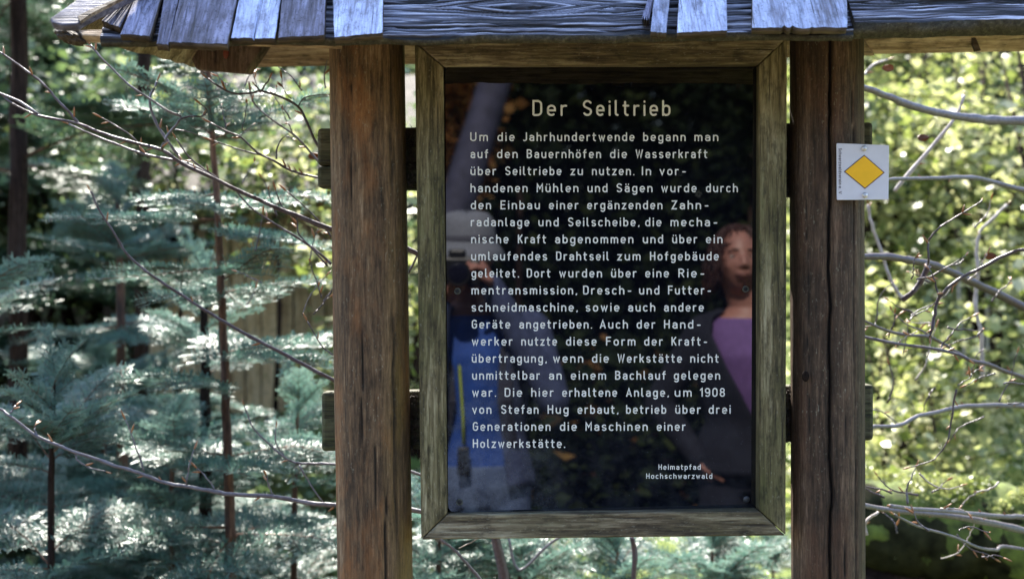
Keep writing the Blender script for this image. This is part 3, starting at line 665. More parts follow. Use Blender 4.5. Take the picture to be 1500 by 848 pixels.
# rear slope: its underside shows between the posts, below the front eave
B0, B1 = P(288, 101, .35), P(1620, 76, .36)
RA, RB = R0 + ua * upx(330) + su * .41, R0 + ua * upx(1400) + su * .41
def lerp(a, b, t): return a * (1 - t) + b * t
cuts = [0, .2, .45, .72, 1.0]
nb = (B1 - B0).cross(RA - B0).normalized(); nb = nb if nb.y > 0 else -nb
for k in range(4):
    t0, t1 = cuts[k] + (.006 if k else 0), cuts[k + 1]
    for (xa, xb) in (((0, .745), (.7456, 1.0)) if k == 0 else ((0, 1.0),)):
        f = [lerp(lerp(B0, B1, xa), lerp(RA, RB, xa), t0), lerp(lerp(B0, B1, xb), lerp(RA, RB, xb), t0), lerp(lerp(B0, B1, xb), lerp(RA, RB, xb), t1), lerp(lerp(B0, B1, xa), lerp(RA, RB, xa), t1)]
        j = .003 * (k % 2) + (.004 if xa > .5 else 0)
        f = [p + nb * j for p in f]; m = MB(); m.hexa(f, [p + nb * .014 for p in f]); m.build('roof_board', M['underside'], roof, bevel=.0015)
# left hip end
A0 = RP(92, 52, -.006)
nh = (B0 - A0).cross(RA - A0).normalized(); nh = nh if nh.z > 0 else -nh
for k in range(3):
    t0, t1 = (0, .22, .6, 1.)[k] + (.008 if k else 0), (0, .22, .6, 1.)[k + 1]
    f = [lerp(A0, RA, t0), lerp(B0, RA, t0), lerp(B0, RA, t1), lerp(A0, RA, t1)]
    if k == 2: f = [f[0], f[1], f[2] + Vector((0, .01, 0)), f[3]]
    # ragged lower edge
    m = MB(); nseg = 16; bot = []
    for q in range(nseg + 1):
        p = lerp(f[0], f[1], q / nseg); bot.append(p + (RA - p).normalized() * rnd.uniform(0, .006 if k == 0 else 0.001))
    poly = bot + [f[2], f[3]]; m.hexa(poly, [p + nh * .013 for p in poly]); m.build('roof_board', M['underside'], roof)
m = MB(); q = [P(x_, y_, .30) for x_, y_ in ((268, 62), (392, 58), (358, 108), (287, 102))]; m.hexa(q, [p + Vector((.01, .018, 0)) for p in q]); m.build('brace', wood('stained_brown_brace', [(.05, .03, .02), (.11, .07, .05), (.16, .11, .08), (.24, .17, .13)], 2, .8), roof, bevel=.002)
m = MB(); m.ball(P(331, 78, .297), (.005, .002, .010), nu=14, nv=8); m.build('knot', plain('red_knot', (.16, .03, .015), .5), roof, smooth=True)
m = MB(); m.ball(P(1399, 57, .345), (.006, .003, .005), nu=14, nv=8); m.build('knot', plain('red_brown_knot', (.14, .03, .02), .5), roof, smooth=True)
m = MB(); q = [P(x_, y_, .335) for x_, y_ in ((1418, 42), (1424, 43), (1437, 74), (1430, 75))]; m.hexa(q, [p + Vector((0, .012, 0)) for p in q]); m.build('board_joint', M['underdark'], roof)
# eave boards under the shingles at the left
m = MB(); q = [RP(115, 44, -.004), RP(232, 43, -.004), RP(232, 56, -.004), RP(178, 55, -.004), RP(120, 52, -.004)]; m.hexa(q, [p - no * .012 for p in q]); m.build('eave_board', M['underside'], roof, bevel=.001)
m = MB(); q = [RP(112, 51, -.02), RP(500, 62, -.02), RP(500, 50, -.02), RP(112, 45, -.02)]; m.hexa(q, [p - no * .012 for p in q]); m.build('eave_board', M['underside'], roof, bevel=.001)
m = MB(); m.ball(RP(104, 55, -.012), (.022, .02, .009), R=Matrix.Rotation(.35, 3, 'Y'), nu=20, nv=12, fn=lambda q: q * (1 + .25 * (rnd.random() - .5))); m.build('rotten_corner', M['underdark'], roof)
# hip cap board (left): thick weathered board whose lower end sticks out
m = MB(); cap = [(73, 27), (76, 33), (92, 37), (112, 36), (136, 23), (182, -1), (230, -24), (160, -24), (112, 0)]
q = [RP(x_, y_, .036) for x_, y_ in cap]; m.hexa([p - no * .011 for p in q], q)
hc = m.build('hip_board', wood('weathered_violet_grey_board', [(.05, .045, .06), (.11, .10, .13), (.18, .165, .21), (.28, .27, .33)], 0, .8, rough=.6), roof, bevel=.002)
m = MB(); q = [RP(x_, y_, .0385) for x_, y_ in ((118, 33), (134, 22), (181, -2), (176, -2), (131, 17), (114, 26))]; m.hexa([p - no * .003 for p in q], [p + no * .002 for p in q]); m.build('hip_board', M['underside'], roof)
# right hip end, outside the picture
A1 = R0 + ua * upx(1600) - no * .004
m = MB(); f = [A1, B1, RB]; nn = (B1 - A1).cross(RB - A1).normalized(); nn = nn if nn.z > 0 else -nn
m.hexa(f, [p + nn * .014 for p in f]); m.build('roof_board', M['underside'], roof)
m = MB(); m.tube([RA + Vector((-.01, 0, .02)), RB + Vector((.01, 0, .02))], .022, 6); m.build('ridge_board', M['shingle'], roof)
# top plate joining the posts under the ridge
m = MB(); a, b = P(500, 24, .03), P(1250, 18, .03); m.box(((a.x + b.x) / 2, .03, (a.z + b.z) / 2 + .03), (abs(b.x - a.x) / 2, .03, .022)); m.build('top_plate', M['crossbar'], board, bevel=.003)

# ------------------------------------------------------------------ trail marker on the right post
mk = thing('trail_marker', 'small white square plate with a yellow diamond nailed to the right post', 'trail marker', P(1263, 251, -.032))
MC = [(1225.5, 210), (1302.5, 213), (1301.5, 292.5), (1226, 293)]
q = [P(x_, y_, -.032) for x_, y_ in MC]; m = MB(); m.hexa(rounded(q, .0015, 3), [p + Vector((0, .0025, 0)) for p in rounded(q, .0015, 3)]); m.build('plate', M['white'], mk, bevel=.0006)
def dia(s, y): c = (1267.5, 252); return [P(c[0] + dx * s, c[1] + dy * s, y) for dx, dy in ((-31.5, -.5), (-1.5, -25), (28.5, 1), (-.5, 25))]
m = MB(); m.hexa(dia(1, -.0325), dia(1, -.0318)); m.build('diamond_outline', M['violet'], mk)
m = MB(); m.hexa(dia(.935, -.0329), dia(.935, -.0326)); m.build('diamond', M['yellow'], mk)
for (x_, y_) in ((1266, 217.5), (1267, 286)):
    m = MB(); m.ball(P(x_, y_, -.0335), (.0042, .0028, .0042), nu=18, nv=10); m.build('nail_head', M['metal'], mk, smooth=True)
m = MB(); st = []; yy = 217.5
for wd in ('Schwarzwaldverein', 'e.', 'V'):
    k = {'Schwarzwaldverein': 53.0, 'e.': 4.6, 'V': 4.0}[wd]
    for s_ in word_strokes(wd, 0, k, 0, 4.6): st.append([(1228.6 - (py_), yy + px_) for px_, py_ in s_])
    yy += k + 2.6
pen_mesh(m, [[(x_ - 0, y_) for x_, y_ in s_] for s_ in st], .75, lambda q_, L: P(q_[0], q_[1], -.0322 - L), .0003)
m.build('lettering', plain('dark_print', (.04, .03, .05), .5), mk)

# ------------------------------------------------------------------ conifers
def fir_branch(L, seed, sp=.0040, nl=.019, nw=.0021, far=False):
    """a flat needled spray pointing along +X, returned as one mesh with bark and needles"""
    r = np.random.RandomState(seed); tw = []
    def droop(t): return np.array([t * L, 0, L * (.10 * t - .20 * t * t + .06 * np.sin(t * 3 + seed))])
    ax = np.array([droop(t) for t in np.linspace(0, 1, 12)]); ax[:, 1] += np.cumsum(r.randn(12)) * L * .006
    tw.append((ax, .0028 * (L / .4) + .0006, .12))
    nside = max(5, int(L / (.034 if not far else .06)))
    for i in range(nside):
        t = .14 + .84 * i / nside; base = np.array([np.interp(t * 11, range(12), ax[:, k]) for k in range(3)])
        for sgn in (-1, 1):
            if r.rand() < .12: continue
            l = L * (.42 * (1 - t) ** .8 + .07) * r.uniform(.75, 1.15); a = math.radians(r.uniform(42, 62)) * sgn
            d = np.array([math.cos(a), math.sin(a), r.uniform(-.12, .12)]); n = 6
            pts = np.array([base + d * l * k / (n - 1) + np.array([.15 * l * (k / (n - 1)) ** 2, 0, -.12 * l * (k / (n - 1)) ** 2]) for k in range(n)])
            tw.append((pts, .0013, 0))
            if l > .09:
                for j in range(int(l / .04)):
                    b2 = pts[min(n - 2, 1 + j)]; 
                    for s2 in (-1, 1):
                        a2 = a + s2 * math.radians(45); l2 = l * .38 * r.uniform(.7, 1.1) * (1 - j / (l / .04) * .5)
                        d2 = np.array([math.cos(a2), math.sin(a2), -.05]); tw.append((np.array([b2 + d2 * l2 * k / 3 for k in range(4)]), .0009, 0))
    V = []; Q_ = []; mi = []; tone = []; n0 = 0
    for pts, rad, bare in tw:
        seg = np.diff(pts, axis=0); sl = np.linalg.norm(seg, axis=1); tot = sl.sum(); cum = np.concatenate([[0], np.cumsum(sl)])
        # wood: three sided tube
        k = len(pts); dirs = np.vstack([seg, seg[-1:]]); dirs /= np.linalg.norm(dirs, axis=1)[:, None]
        side = np.cross(dirs, [0, 0, 1.]); side /= np.linalg.norm(side, axis=1)[:, None] + 1e-9; up = np.cross(side, dirs)
        rr = rad * np.linspace(1, .35, k)[:, None]
        ring = np.stack([pts + side * rr, pts - side * rr * .5 + up * rr * .87, pts - side * rr * .5 - up * rr * .87], 1).reshape(-1, 3)
        V.append(ring); I = np.arange(k * 3).reshape(k, 3); I2 = np.roll(I, -1, 1)
        q = np.stack([I[:-1], I2[:-1], I2[1:], I[1:]], -1).reshape(-1, 4) + n0; Q_.append(q); mi += [0] * len(q); tone.append(np.full(k * 3, .3)); n0 += k * 3
        cnt = int(tot * (1 - bare) / sp)
        if cnt < 2: continue
        s = np.linspace(bare * tot, tot, cnt); b = np.stack([np.interp(s, cum, pts[:, c]) for c in range(3)], 1)
        idx = np.clip(np.searchsorted(cum, s) - 1, 0, len(seg) - 1); dd = seg[idx] / sl[idx][:, None]
        sd = np.cross(dd, [0, 0, 1.]); sd /= np.linalg.norm(sd, axis=1)[:, None] + 1e-9
        for sg in (-1, 1, 0):
            c = cnt if sg else cnt // 2; bb = b[:c] if sg else b[::2][:c]; d_ = dd[:c] if sg else dd[::2][:c]; s_ = sd[:c] if sg else sd[::2][:c]
            c = len(bb)
            ang = np.radians(r.uniform(45, 75, c)); lift = r.uniform(.0, .35, c) if sg else r.uniform(.7, 1.2, c)
            nd = d_ * np.cos(ang)[:, None] + (s_ * sg if sg else s_ * r.uniform(-.6, .6, c)[:, None]) * np.sin(ang)[:, None] + np.stack([0 * lift, 0 * lift, lift], 1)
            nd /= np.linalg.norm(nd, axis=1)[:, None]; ll = nl * r.uniform(.7, 1.1, c)[:, None]
            wv = np.cross(nd, [0, 0, 1.]); wv /= np.linalg.norm(wv, axis=1)[:, None] + 1e-9
            tw_ = r.uniform(-.5, .5, c)[:, None]; wv = wv * np.cos(tw_) + np.cross(wv, nd) * np.sin(tw_)
            wv *= nw / 2; tip = bb + nd * ll + np.array([0, 0, -.002])
            q4 = np.stack([bb - wv * .7, bb + wv * .7, tip + wv, tip - wv], 1).reshape(-1, 3); V.append(q4)
            q = np.arange(c * 4).reshape(c, 4) + n0; Q_.append(q); mi += [1] * c; n0 += c * 4; tone.append(np.repeat(r.uniform(.1, 1, c) * .6 + .4 * (s[:c] if sg else s[::2][:c]) / tot, 4))
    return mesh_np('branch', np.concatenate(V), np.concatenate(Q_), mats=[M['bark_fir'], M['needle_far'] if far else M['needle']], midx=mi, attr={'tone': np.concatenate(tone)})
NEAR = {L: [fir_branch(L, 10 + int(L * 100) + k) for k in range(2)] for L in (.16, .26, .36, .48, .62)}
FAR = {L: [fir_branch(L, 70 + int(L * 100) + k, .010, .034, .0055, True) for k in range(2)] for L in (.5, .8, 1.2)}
def fir(path, r0, r1, reach, label, name='fir_sapling', group=None, whorl=.11, nper=5, lib=NEAR, zmin=.25, bark='bark_fir', az0=None, seed=0, tilt=8, zmax=9):
    r = random.Random(seed); base = Vector(path[0]); t = thing(name, label, 'tree', base, group)
    m = MB(); pts = []
    for i in range(len(path) - 1):
        for k in range(6): pts.append(Vector(path[i]).lerp(Vector(path[i + 1]), k / 6) + Vector((r.uniform(-1, 1), r.uniform(-1, 1), 0)) * r0 * .15)
    pts.append(Vector(path[-1])); n = len(pts)
    m.tube(pts, [r0 + (r1 - r0) * i / (n - 1) for i in range(n)], 12, jit=.12); m.build('trunk', M[bark], t, smooth=True)
    ztop = pts[-1].z; z = base.z + zmin
    while z < min(ztop - .02, base.z + zmax):
        f = (z - base.z) / (ztop - base.z)
        i = 0
        while i < n - 2 and pts[i + 1].z < z: i += 1
        p = pts[i].lerp(pts[i + 1], min(1, max(0, (z - pts[i].z) / max(1e-4, pts[i + 1].z - pts[i].z))))
        a0 = r.uniform(0, 360)
        for k in range(nper):
            az = a0 + 360 * k / nper + r.uniform(-14, 14)
            want = reach(f) * r.uniform(.75, 1.15); L = min(lib, key=lambda q: abs(q - want)); sc = max(.7, min(1.3, want / L))
            o = link('branch', r.choice(lib[L]), t); o.location = p + Vector((0, 0, r.uniform(-.03, .03))) - base
            o.rotation_euler = (math.radians(r.uniform(-10, 10)), math.radians(-tilt * (1 - .2 * f) + r.uniform(-9, 9) + (-22 * f if f > .8 else 0)), math.radians(az)); o.scale = (sc,) * 3
        z += whorl * r.uniform(.75, 1.25)
    if lib is NEAR and zmax > 8:                                   # the leader: short steep sprays up to the tip
        for j in range(9):
            p = pts[-1].lerp(pts[-7], j / 8); o = link('branch', r.choice(lib[.16]), t); o.location = p - base
            o.rotation_euler = (math.radians(r.uniform(-10, 10)), math.radians(-75 + 7 * j), math.radians(r.uniform(0, 360))); o.scale = (.75 + .04 * j,) * 3
    return t
def gp(px, Y, dz=0): p = P(px, 424, Y); return Vector((p.x, Y, gz(p.x, Y) - .05 + dz))
# the slender sapling whose reddish stem stands clear at left
Yf = 1.0
fir([gp(345, Yf)] + [P(x_, y_, Yf) for x_, y_ in ((338, 800), (331, 600), (325, 440), (318, 300), (306, 150), (300, -60))], .0125, .005, lambda f: .40 - .12 * f, 'slender fir sapling with a thin reddish stem and silvery needles left of the board', whorl=.17, nper=5, seed=3, tilt=5)
fir([gp(302, 1.5), P(302, 700, 1.5), P(300, 520, 1.5), P(298, 400, 1.5)], .020, .008, lambda f: .42 - .24 * f, 'shorter fir sapling with a darker stem just behind the slender one', whorl=.22, nper=4, seed=4, tilt=6, bark='bark_dark')
fir([gp(70, .85), P(75, 700, .85), P(80, 560, .85)], .012, .0018, lambda f: .50 - .28 * f, 'low bushy fir sapling in the lower left corner of the view', whorl=.24, nper=4, seed=5, tilt=10, bark='bark_dark')
fir([gp(-60, 1.3), P(-60, 600, 1.3), P(-50, 300, 1.3)], .016, .002, lambda f: .60 - .30 * f, 'fir sapling at the left edge with its sprays reaching in from outside', whorl=.24, nper=4, seed=6, tilt=8, bark='bark_dark')
fir([gp(430, 1.35), P(432, 720, 1.35), P(436, 590, 1.35)], .012, .0018, lambda f: .46 - .25 * f, 'low fir sapling close beside the left post', whorl=.15, nper=5, seed=7, tilt=8)
fir([gp(180, 2.2), P(180, 600, 2.2), P(176, 380, 2.2), P(172, 290, 2.2)], .022, .006, lambda f: .62 - .34 * f, 'taller fir sapling between the dark trunk and the slender stem', whorl=.22, nper=5, seed=8, tilt=6)
fir([gp(640, 1.1), P(642, 830, 1.1), P(645, 760, 1.1)], .010, .0016, lambda f: .42 - .2 * f, 'small fir sapling showing in the gap under the left end of the frame', whorl=.09, nper=6, seed=9, tilt=8)
fir([gp(900, 1.3), P(902, 850, 1.3), P(905, 800, 1.3)], .010, .0016, lambda f: .42 - .2 * f, 'small fir sapling showing under the middle of the frame', whorl=.09, nper=6, seed=19, tilt=8)
for k, (px, Y, top, L, lab) in enumerate([(760, 1.2, 812, .4, 'small fir sapling under the frame right of the beech stem'), (1040, 1.5, 800, .45, 'small fir sapling under the right end of the frame'), (1130, 1.9, 820, .4, 'low fir tip next to the right post foot'), (700, 2.3, 800, .6, 'fir sapling further back under the frame'), (250, 1.4, 640, .45, 'low fir sapling filling the bottom left of the slender stem'), (150, 2.9, 520, .6, 'fir sapling further back between the trunk and the hut')]):
    fir([gp(px, Y), P(px + 2, top + 40, Y), P(px + 4, top, Y)], .010, .0016, lambda f: L - .2 * f, lab, whorl=.12, nper=5, seed=60 + k, tilt=10)
# taller firs behind
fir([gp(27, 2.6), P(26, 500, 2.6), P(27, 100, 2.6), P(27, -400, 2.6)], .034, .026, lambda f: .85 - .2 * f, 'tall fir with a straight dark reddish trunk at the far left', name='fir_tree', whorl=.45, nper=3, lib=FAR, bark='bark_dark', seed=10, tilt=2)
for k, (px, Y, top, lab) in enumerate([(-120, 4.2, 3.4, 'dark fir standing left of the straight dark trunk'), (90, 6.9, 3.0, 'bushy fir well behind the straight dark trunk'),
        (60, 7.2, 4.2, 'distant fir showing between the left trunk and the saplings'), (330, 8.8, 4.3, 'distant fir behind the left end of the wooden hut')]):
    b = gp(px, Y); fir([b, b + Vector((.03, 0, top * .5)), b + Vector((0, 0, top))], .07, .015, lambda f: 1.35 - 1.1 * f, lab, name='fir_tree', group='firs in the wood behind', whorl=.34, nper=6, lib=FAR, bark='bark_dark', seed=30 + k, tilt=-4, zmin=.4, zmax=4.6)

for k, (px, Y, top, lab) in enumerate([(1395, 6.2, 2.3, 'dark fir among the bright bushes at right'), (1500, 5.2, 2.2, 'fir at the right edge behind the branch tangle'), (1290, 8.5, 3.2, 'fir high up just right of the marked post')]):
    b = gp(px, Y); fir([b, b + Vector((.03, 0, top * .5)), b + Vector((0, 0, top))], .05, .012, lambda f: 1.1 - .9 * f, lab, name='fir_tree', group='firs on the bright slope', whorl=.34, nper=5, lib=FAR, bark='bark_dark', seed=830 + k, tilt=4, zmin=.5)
# ------------------------------------------------------------------ wooden hut far left
HY = 4.5
hl, hr_ = P(196, 300, HY), P(588, 300, HY); hb = gz((hl.x + hr_.x) / 2, HY) - .3; ht = P(0, 262, HY).z
hut = thing('wooden_hut', 'pale plank hut with a small dark window, half hidden by the firs', 'hut', ((hl.x + hr_.x) / 2, HY, hb))
wx0, wx1, wz0, wz1 = P(242, 0, HY).x, P(290, 0, HY).x, P(0, 368, HY).z, P(0, 340, HY).z
x = hl.x
while x < hr_.x:
    w_ = .074
    m = MB()
    if x + w_ > wx0 and x < wx1:
        m.box((x + w_ / 2, HY + rnd.uniform(-.004, .004), (hb + wz0) / 2), (w_ / 2 - .004, .012, (wz0 - hb) / 2)); m.box((x + w_ / 2, HY, (wz1 + ht) / 2), (w_ / 2 - .004, .012, (ht - wz1) / 2))
    else: m.box((x + w_ / 2, HY + rnd.uniform(-.004, .004), (hb + ht) / 2), (w_ / 2 - .004, .012, (ht - hb) / 2))
    m.build('plank', M['hutplank'], hut); x += w_
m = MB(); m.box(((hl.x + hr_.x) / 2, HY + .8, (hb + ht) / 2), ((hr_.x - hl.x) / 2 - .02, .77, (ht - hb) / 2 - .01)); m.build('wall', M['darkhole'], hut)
m = MB(); zc = (wz0 + wz1) / 2
for (c, h) in ((((wx0 + wx1) / 2, HY - .02, wz0 - .02), ((wx1 - wx0) / 2 + .04, .012, .02)), (((wx0 + wx1) / 2, HY - .02, wz1 + .02), ((wx1 - wx0) / 2 + .04, .012, .02)), ((wx0 - .02, HY - .02, zc), (.02, .012, (wz1 - wz0) / 2)), ((wx1 + .02, HY - .02, zc), (.02, .012, (wz1 - wz0) / 2)), (((wx0 + wx1) / 2, HY - .02, zc), (.012, .010, (wz1 - wz0) / 2))): m.box(c, h)
m.build('window_frame', M['underside'], hut)
m = MB(); rz = ht + .55; x0_, x1_ = hl.x - .2, hr_.x + .2
f = [Vector((x0_, HY - .25, ht - .12)), Vector((x1_, HY - .25, ht - .12)), Vector((x1_, HY + .8, rz)), Vector((x0_, HY + .8, rz))]; m.hexa(f, [p + Vector((0, 0, .05)) for p in f])
f = [Vector((x0_, HY + 1.85, ht - .12)), Vector((x1_, HY + 1.85, ht - .12)), Vector((x1_, HY + .81, rz)), Vector((x0_, HY + .81, rz))]; m.hexa(f, [p + Vector((0, 0, .05)) for p in f])
m.build('roof', M['underdark'], hut)

# ------------------------------------------------------------------ leafy undergrowth
def leaves(name, C, size, mat, parent=None, kind=None, up=.3, tone=None, nseed=0, elong=1.4, **kw):
    r = np.random.RandomState(nseed); n = len(C); a = r.randn(n, 3); a[:, 2] *= up; a /= np.linalg.norm(a, axis=1)[:, None] + 1e-9
    b = r.randn(n, 3); b -= (b * a).sum(1)[:, None] * a; b /= np.linalg.norm(b, axis=1)[:, None] + 1e-9
    s = size * (.45 + 1.35 * r.rand(n) ** 2.2)[:, None]; nr = np.cross(a, b)
    V = np.stack([C - a * s * elong / 2, C + b * s / 2 + nr * s * .12, C + a * s * elong / 2, C - b * s / 2 + nr * s * .12], 1).reshape(-1, 3)
    if parent is not None: V = V - np.array(wpos(parent))
    tn = np.repeat(r.rand(n) if tone is None else tone, 4)
    return link(name, mesh_np(name, V, np.arange(n * 4).reshape(n, 4), mats=[mat], attr={'tone': tn}), parent, kind=kind, **kw)
r = np.random.RandomState(5)
for k, (px, py, Y, w, h, lab) in enumerate([(255, 215, 4.05, .42, .17, 'little leafy tree before the left half of the hut roof'), (400, 225, 4.0, .40, .16, 'little leafy tree before the right half of the hut roof'), (520, 200, 4.1, .35, .2, 'little leafy tree showing beside the left post'), (205, 300, 3.9, .2, .2, 'narrow leafy tree at the left corner of the hut')]):
    v = P(px, py, Y); b = gp(px, Y); t = thing('small_tree', lab, 'tree', b, 'little trees in front of the hut'); m = MB(); m.tube([b, b.lerp(v, .5) + Vector((.03, 0, 0)), v + Vector((0, 0, h))], [.014, .010, .004], 7)
    q = np.random.RandomState(k + 700); n = 2600; C = np.array(v) + q.randn(n, 3) * np.array([w, .2, h]); c_ = fbm(C * 7, 2); C = C[c_ > .47]
    for j in range(14): e = Vector(C[q.randint(len(C))]); s0 = b.lerp(v, .6 + .4 * q.rand()); m.tube([s0, s0.lerp(e, .5) + Vector((0, 0, .02)), e], [.004, .003, .001], 4)
    m.build('trunk', M['bark_dark'], t, smooth=True); leaves('crown', C, .030, M['leaf_mid'] if k != 1 else M['leaf_sun'], t, nseed=k + 710, kind='stuff')
# ground cover over the sunlit slope at right and beyond
n = 90000; Yg = 1.3 + r.rand(n) ** 1.2 * 14; Xg = (r.rand(n) * 1.9 - .75) * (Yg + D) * .5
keep = (Xg > .12 * (Yg)) | (Yg > 7); Xg, Yg = Xg[keep], Yg[keep]
cl = fbm(np.stack([Xg * 1.6, Yg * 1.6, Xg * 0], -1), 3); hh = np.clip(cl - .40, 0, 1) * 1.6 * r.rand(len(Xg)) ** .8
keep = r.rand(len(Xg)) < np.clip((cl - .36) * 5, .12, 1); Xg, Yg, hh, cl = Xg[keep], Yg[keep], hh[keep], cl[keep]
tone = np.clip(fbm(np.stack([Xg * .8 + 9, Yg * .8, hh], -1), 3) * 1.4 - .2 + r.randn(len(Xg)) * .16, 0, 1)
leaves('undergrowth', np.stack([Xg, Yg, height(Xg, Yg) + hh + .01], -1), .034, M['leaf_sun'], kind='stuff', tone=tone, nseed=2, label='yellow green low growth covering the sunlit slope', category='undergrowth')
n = 60000; Yg = 1.6 + r.rand(n) ** 1.1 * 10; Xg = -(r.rand(n) * .9 - .12) * (Yg + D) * .5
cl = fbm(np.stack([Xg * 1.3, Yg * 1.3, Xg * 0 + 4], -1), 3); hh = np.clip(cl - .42, 0, 1) * 1.5 * r.rand(n); k = r.rand(n) < np.clip((cl - .40) * 5, .10, 1); Xg, Yg, hh = Xg[k], Yg[k], hh[k]
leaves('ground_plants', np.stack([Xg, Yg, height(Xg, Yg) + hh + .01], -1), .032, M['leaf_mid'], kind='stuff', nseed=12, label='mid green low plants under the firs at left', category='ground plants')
def shrub(px, Y, w, h, n, size, mat, lab, nm='shrub', stems=5, seed=0, group=None, z0=.1, bark='bark_beech', clump=3.0):
    rr = np.random.RandomState(seed); b = gp(px, Y); t = thing(nm, lab, 'shrub' if nm == 'shrub' else 'tree', b, group)
    ctr = []; m = MB()
    for k in range(stems):
        a = rr.uniform(0, 6.28); top = b + Vector((math.cos(a) * w * .4 * rr.rand(), math.sin(a) * w * .4 * rr.rand(), h * rr.uniform(.7, 1)))
        mid = b.lerp(top, .5) + Vector((rr.randn() * .05, rr.randn() * .05, 0)); m.tube([b + Vector((rr.randn() * .03, rr.randn() * .03, 0)), mid, top], [.012 * h + .003, .008 * h, .003], 7)
        for j in range(7):
            s = b.lerp(top, .25 + .1 * j); d = Vector((rr.randn(), rr.randn(), rr.uniform(-.2, .7))).normalized() * w * rr.uniform(.25, .55); m.tube([s, s + d * .5 + Vector((0, 0, .02)), s + d], [.004, .003, .0012], 4)
            for q in range(4): ctr.append(np.array(s + d * (.35 + .2 * q)))
    m.build('stem', M[bark], t, smooth=True)
    ctr = np.array(ctr); pick = ctr[rr.randint(0, len(ctr), n)]; C = pick + rr.randn(n, 3) * np.array([.16, .16, .07]) * w / clump * 1.6
    tone = np.clip((rr.rand(len(ctr)))[rr.randint(0, len(ctr), n)] * .6 + rr.rand(n) * .4, 0, 1)
    leaves('foliage', C, size, mat, t, nseed=seed + 1, tone=tone, kind='stuff')
    return t
for k, (px, Y, w, h, n, lab) in enumerate([(300, 7.2, 2.2, 3.3, 4800, 'leafy mid green bush rising behind the hut roof'), (40, 4.8, 1.6, 1.8, 3600, 'mid green bush behind the straight dark trunk'), (120, 5.4, 1.3, 2.0, 3800, 'mid green bush left of the hut window'), (-90, 5.2, 1.6, 2.0, 2600, 'mid green bush beyond the left edge'), (90, 8.0, 2.2, 3.0, 4200, 'tall pale bush deeper in the wood at left'), (250, 8.6, 2.2, 3.2, 4200, 'tall pale bush above the hut'), (560, 8.4, 2, 3, 3600, 'tall pale bush behind the left post')]):
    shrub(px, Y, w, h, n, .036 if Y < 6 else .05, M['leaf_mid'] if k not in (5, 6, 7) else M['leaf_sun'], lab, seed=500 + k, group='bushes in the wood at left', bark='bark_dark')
sh = [(1330, 3.2, 1.0, .9, 1800, .030, 'leaf_sun', 'sunny pale leaved bush just right of the marked post'), (1450, 4.4, 1.3, 2.0, 3600, .034, 'leaf_sun', 'tall airy bush behind the pale stake at right'),
      (1560, 3.6, 1.2, 2.2, 3200, .032, 'leaf_sun', 'leafy bush at the right edge of the view'), (1290, 6.0, 1.8, 2.6, 4200, .042, 'leaf_sun', 'tall pale green bush seen high beside the right post'),
      (1200, 5.0, 1.6, 2.3, 3000, .04, 'leaf_sun', 'bush hidden mostly behind the right post'), (1420, 7.5, 2.4, 3.4, 5200, .05, 'leaf_sun', 'large sunlit bush high on the slope at right'),
      (1620, 7.0, 2.4, 3.4, 4200, .05, 'leaf_sun', 'large bush beyond the right edge'), (560, 4.2, .8, 1.0, 2600, .036, 'leaf_sun', 'yellow green bush showing either side of the left post'),
      (520, 3.4, .6, .6, 1200, .026, 'leaf_sun', 'low bright bush in front of the hut planks'), (610, 3.2, .9, 1.6, 2200, .028, 'leaf_sun', 'light bush in the slit between left post and frame')]
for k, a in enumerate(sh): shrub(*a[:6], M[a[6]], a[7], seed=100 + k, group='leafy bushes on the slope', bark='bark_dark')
for k, (px, Y, w, h, lab) in enumerate([(1310, 9.5, 3.0, 5.0, 'dark green tree high up right of the post'), (1480, 11, 3.4, 6.0, 'dark green tree at the top right'), (100, 10, 3.4, 6.0, 'leafy tree deep in the wood at upper left'), (260, 11.5, 3.4, 6.0, 'leafy tree deep in the wood above the slender fir'), (450, 12.5, 3.4, 6.0, 'leafy tree deep in the wood above the hut'), (-60, 12, 3.4, 6.0, 'leafy tree deep in the wood beyond the left edge'), (1160, 12.5, 3.4, 6, 'leafy tree beyond the right post'), (1620, 13, 3.4, 6, 'leafy tree beyond the top right corner')]):
    shrub(px, Y, w, h, 6500, .075, M['leaf_sun'] if k in (3, 4) else M['leaf_mid'], lab, nm='leafy_tree', stems=7, seed=200 + k, group='trees at the top of the slope', bark='bark_dark')
# far wood closing the view on top of the slope
n = 90000; Xf = (r.rand(n) - .5) * 60; Yf_ = 15 + r.rand(n) * 7; Zf = height(Xf, Yf_) + r.rand(n) ** .8 * 7
cl = fbm(np.stack([Xf * .7, Yf_ * .7, Zf * .8], -1), 3); k = cl > .42
leaves('far_wood', np.stack([Xf, Yf_, Zf], -1)[k], .16, M['leaf_mid'], kind='stuff', nseed=8, label='far wood at the top of the slope that reads as one mass', category='wood')
# straight trunks standing in the far wood
for k, (px, Y, w_) in enumerate([(75, 7.6, .05), (92, 9.0, .05), (150, 8.2, .045), (230, 9.6, .06), (380, 10.5, .05), (205, 3.4, .03), (1350, 8.6, .05)]):
    b = gp(px, Y); t = thing('tree_trunk', ['thin dark trunk in shade right of the straight fir', 'grey trunk deeper in, second from the straight fir', 'bare trunk in the upper left wood', 'upright trunk high above the sapling tops', 'trunk behind the hut roof', 'short leaning trunk left of the hut window', 'trunk on the bright slope at right'][k], 'tree', b, 'bare trunks among the trees')
    m = MB(); m.tube([b, b + Vector((.02, 0, 2)), b + Vector((.05, .02, 7))], [w_, w_ * .9, w_ * .6], 10, jit=.1); m.build('trunk', M['bark_dark'], t, smooth=True)
